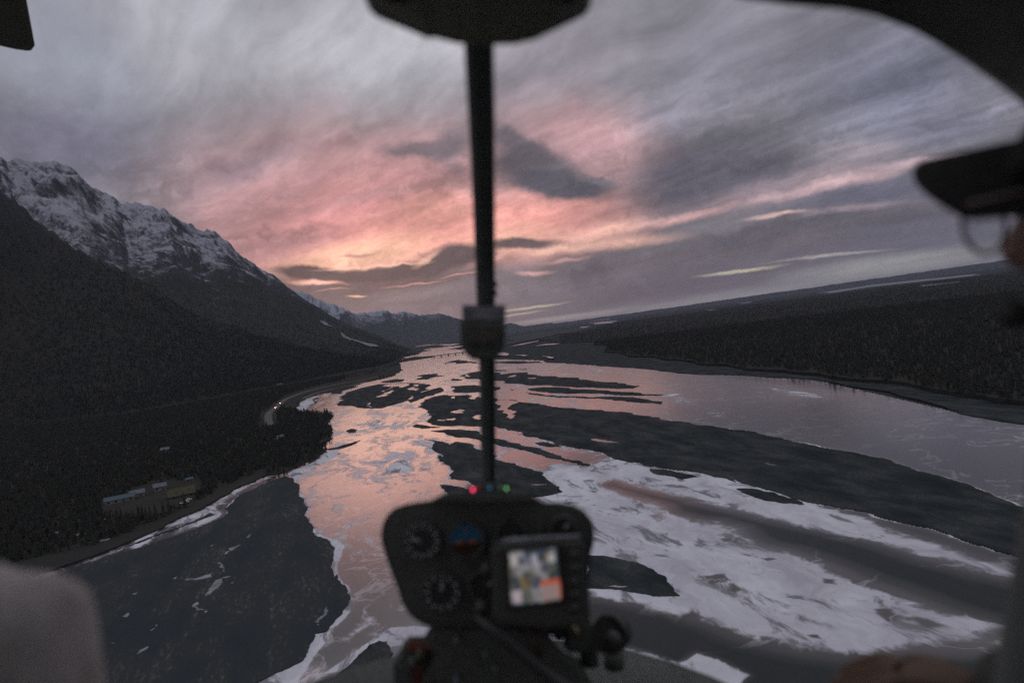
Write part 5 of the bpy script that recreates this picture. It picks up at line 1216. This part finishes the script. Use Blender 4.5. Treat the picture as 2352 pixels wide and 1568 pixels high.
def seated(base, shoulder, neck, head, side_r, jacket, label, lhand, rhand, trousers, hair=True, yaw=0.0, pdir=None, twist=0.0, lelbow=None):
    e = cabin('person', base, label, 'person'); pel = base + Vector((0, .0, .08)); V_ = Vector
    ch = neck + V_((0, -.02, -.20)); wa = (pel + ch) / 2
    # torso, sleeves and legs: the clothes are the continuous body surface
    n_ = [(pel, (.16, .12)), (wa, (.15, .11)), (ch, (.19, .125)), (neck + V_((0, -.01, -.05)), (.09, .075)), (neck + V_((0, .01, .02)), (.055, .055))]
    e_ = [(0, 1), (1, 2), (2, 3), (3, 4)]
    for sx, hnd in ((-1, lhand), (1, rhand)):
        sh = V_((neck.x + sx * side_r * math.cos(twist), neck.y - .02 + sx * side_r * math.sin(twist), shoulder)); i0 = len(n_)
        el_ = sh * .5 + hnd * .5 + V_((sx * .07, -.05, -.13))
        if lelbow is not None and sx < 0: el_ = lelbow
        n_ += [(sh, (.098, .098) if twist == 0 else (.100, .100)), (sh * .5 + el_ * .5, (.080, .080) if twist == 0 else (.062, .062)), (el_, (.052, .052)), (el_ * .45 + hnd * .55, (.046, .046)), (hnd, (.036, .036))]
        e_ += [(2, i0), (i0, i0 + 1), (i0 + 1, i0 + 2), (i0 + 2, i0 + 3), (i0 + 3, i0 + 4)]
    for sx in (-1, 1):
        i0 = len(n_); hp = pel + V_((sx * .10, .05, -.01)); kn = pel + V_((sx * .16, .47, .04)); an = kn + V_((0, .16, -.42))
        n_ += [(hp, (.095, .09)), (hp * .5 + kn * .5, (.085, .08)), (kn, (.062, .062)), (kn * .5 + an * .5, (.055, .055)), (an, (.045, .045)), (an + V_((0, .16, -.06)), (.045, .035))]
        e_ += [(0, i0), (i0, i0 + 1), (i0 + 1, i0 + 2), (i0 + 2, i0 + 3), (i0 + 3, i0 + 4), (i0 + 4, i0 + 5)]
    skin_body('body', n_, e_, jacket, e)
    for hnd, sx in ((lhand, -1), (rhand, 1)):
        hn = [(hnd - V_((0, .02, 0)), (.026, .022))]; he = []
        hand(hn, he, hnd - V_((0, .02, 0)), 0, hnd + (pdir if (pdir is not None and sx < 0) else V_((-.03 * sx, .10, -.02))), V_((0, .1, -1)).normalized(), 1.0, -sx)
        skin_body('hand', hn, he, S_skin, e, sub=2)
    skin_body('neck', [(neck + V_((0, .0, 0)), (.055, .055)), (head + V_((0, -.015, -.07)), (.052, .052))], [(0, 1)], S_skin, e, sub=1)
    hd = head_mesh('head', head, yaw, S_skin, e)
    Rz_ = Matrix.Rotation(yaw, 3, 'Z')
    for sx in (-1, 1):
        bm = bmesh.new(); bmesh.ops.create_uvsphere(bm, u_segments=16, v_segments=12, radius=.0115)
        for v_ in bm.verts: v_.co += head + Rz_ @ V_((sx * .031, .080, .008))
        cput('eye', bm, mat('eye_white', (.6, .6, .6), .3) if 'eye_white' not in bpy.data.materials else bpy.data.materials['eye_white'], hd, True)
    bm = bmesh.new(); bmesh.ops.create_uvsphere(bm, u_segments=32, v_segments=20, radius=1)
    bmesh.ops.delete(bm, geom=[v_ for v_ in bm.verts if v_.co.z < -.55 or (v_.co.y > .45 and v_.co.z < .42)], context='VERTS')
    for v_ in bm.verts: v_.co = Rz_ @ V_((v_.co.x * .083, v_.co.y * .106 - .004, v_.co.z * .124)) + head
    cput('hair', bm, S_hair, hd, True)
    return e, hd, Rz_

def headset(parent, head, Rz_):
    V_ = Vector; hs_ = cput('headset', tube([head + Rz_ @ V_((math.sin(a) * .098, -.01, math.cos(a) * .150 - .010)) for a in np.linspace(-1.5, 1.5, 17)], .008, 8), K_knob, parent, True)
    for sx in (-1, 1):
        bm = rcyl(head + Rz_ @ V_((sx * .098, -.01, -.008)), .040, .034, (Rz_ @ V_((sx, 0, 0))), 24, .034); cput('ear_cup', bm, K_knob, hs_, True)
    cput('mic_boom', tube(spline([head + Rz_ @ V_(p) for p in ((.105, .0, -.03), (.100, .06, -.060), (.060, .108, -.070), (.022, .118, -.066))], 5), .003, 6), K_knob, hs_, True)
    cput('mic', rcyl(head + Rz_ @ V_((.018, .118, -.066)), .011, .018, Rz_ @ V_((1, 0, 0)), 14), K_knob, hs_, True)

ph = Vector((.437, .432, .088)); yawp = R(24)
pilot, hdp, Rp = seated(Vector((.50, .28, -.78)), -.155, Vector((.465, .41, -.085)), ph, .175, S_dark, 'person in a black peaked cap, glasses and dark jacket at the right edge', Vector((.425, .62, -.318)), Vector((.62, .62, -.42)), S_dark, yaw=yawp, pdir=Vector((-.10, .035, .005)), twist=R(48), lelbow=Vector((.53, .46, -.235)))
# cap with a curved peak
bm = bmesh.new(); bmesh.ops.create_uvsphere(bm, u_segments=32, v_segments=20, radius=1); bmesh.ops.delete(bm, geom=[v_ for v_ in bm.verts if v_.co.z < .12], context='VERTS')
for v_ in bm.verts: v_.co = Rp @ Vector((v_.co.x * .089, v_.co.y * .112, v_.co.z * .105 + .010)) + ph
capo = cput('cap', bm, S_cap, pilot, True); capo.modifiers.new('solid', 'SOLIDIFY').thickness = .004
bm = bmesh.new(); rows = []
for j in range(7):
    t = j / 6; row = []
    for k in range(13):
        a = (k / 12 - .5) * 2; x = a * (.078 - .010 * t ** 2); y = .078 + t * .108 * (1 - .72 * abs(a) ** 2.6) - .03 * abs(a) ** 2 * (1 - t); z = .068 + .004 * t - .070 * abs(a) ** 1.8
        row.append(bm.verts.new(Rp @ Vector((x, y, z)) + ph))
    rows.append(row)
for j in range(6):
    for k in range(12): bm.faces.new((rows[j][k], rows[j][k + 1], rows[j + 1][k + 1], rows[j + 1][k]))
pk = cput('peak', bm, S_cap, capo, True); pk.modifiers.new('solid', 'SOLIDIFY').thickness = .010; pk.modifiers.new('sub', 'SUBSURF').levels = 2; pk.modifiers['sub'].render_levels = 2
gl = cput('glasses', tube([ph + Rp @ Vector((x, y, .012)) for x, y in ((-.078, .0), (-.074, .06), (-.066, .104), (-.03, .112), (0, .114), (.03, .112), (.066, .104), (.074, .06), (.078, 0))], .0022, 6), mat('glasses_frame', (.10, .05, .035), .4, .5), pilot, True)
for sx in (-1, 1):
    ctr = ph + Rp @ Vector((sx * .034, .112, .000)); ell = [ctr + Rp @ Vector((math.cos(a) * .026, 0, math.sin(a) * .021)) for a in np.linspace(0, 2 * math.pi, 25)]
    cput('lens_rim', tube(ell, .0018, 6, 1, False), bpy.data.materials['glasses_frame'], gl, True)
    bm = bmesh.new(); bm.faces.new([bm.verts.new(p) for p in ell[:-1]]); cput('lens', bm, S_lens, gl)
headset(pilot, ph, Rp)
# cyclic grip under the pilot's hand
cy_ = cabin('control_stick', L(1700, 1700, .9), 'dark cyclic stick with its grip under the hand of the pilot', 'stick')
cput('grip', tube([Vector((.335, .675, -.335)), Vector((.332, .68, -.37)), Vector((.33, .685, -.41))], [.014, .016, .015], 12), K_knob, cy_, True)
cput('arm', tube(spline([Vector((.33, .685, -.41)), Vector((.27, .70, -.46)), Vector((.12, .72, -.46)), Vector((.06, .74, -.60)), Vector((.05, .74, -.85))], 5), .012, 10), K_black, cy_, True)

gh = Vector((-.58, .47, .06))
pas, hdq, Rq = seated(Vector((-.55, .34, -.80)), -.235, Vector((-.54, .47, -.10)), gh, .195, S_grey, 'person in a light grey fleece whose shoulder shows at the lower left', Vector((-.60, .72, -.60)), Vector((-.52, .66, -.64)), S_grey, yaw=R(-6))
headset(pas, gh, Rq)
# seats under the two people
S_seat = mat('seat_fabric', (.05, .05, .05), .95, .1, .3, 60)
for x, lb_ in ((.46, 'dark front seat under the pilot at the right'), (-.56, 'dark front seat under the passenger at the left')):
    st_ = cabin('seat', Vector((x, .25, -1.1)), lb_, 'seat', 'front seats of the cabin'); cput('cushion', rbox(Vector((x, .40, -.86)), (.46, .50, .12), .03), S_seat, st_); cput('backrest', rbox(Vector((x, .10, -.55)), (.46, .10, .60), .03), S_seat, st_); cput('base', rbox(Vector((x, .38, -1.02)), (.44, .46, .20), .01), K_black, st_)
bx_ = cput('cabin_floor', rbox(Vector((0, .30, -1.17)), (1.3, 1.9, .04), .005), K_black, heli)
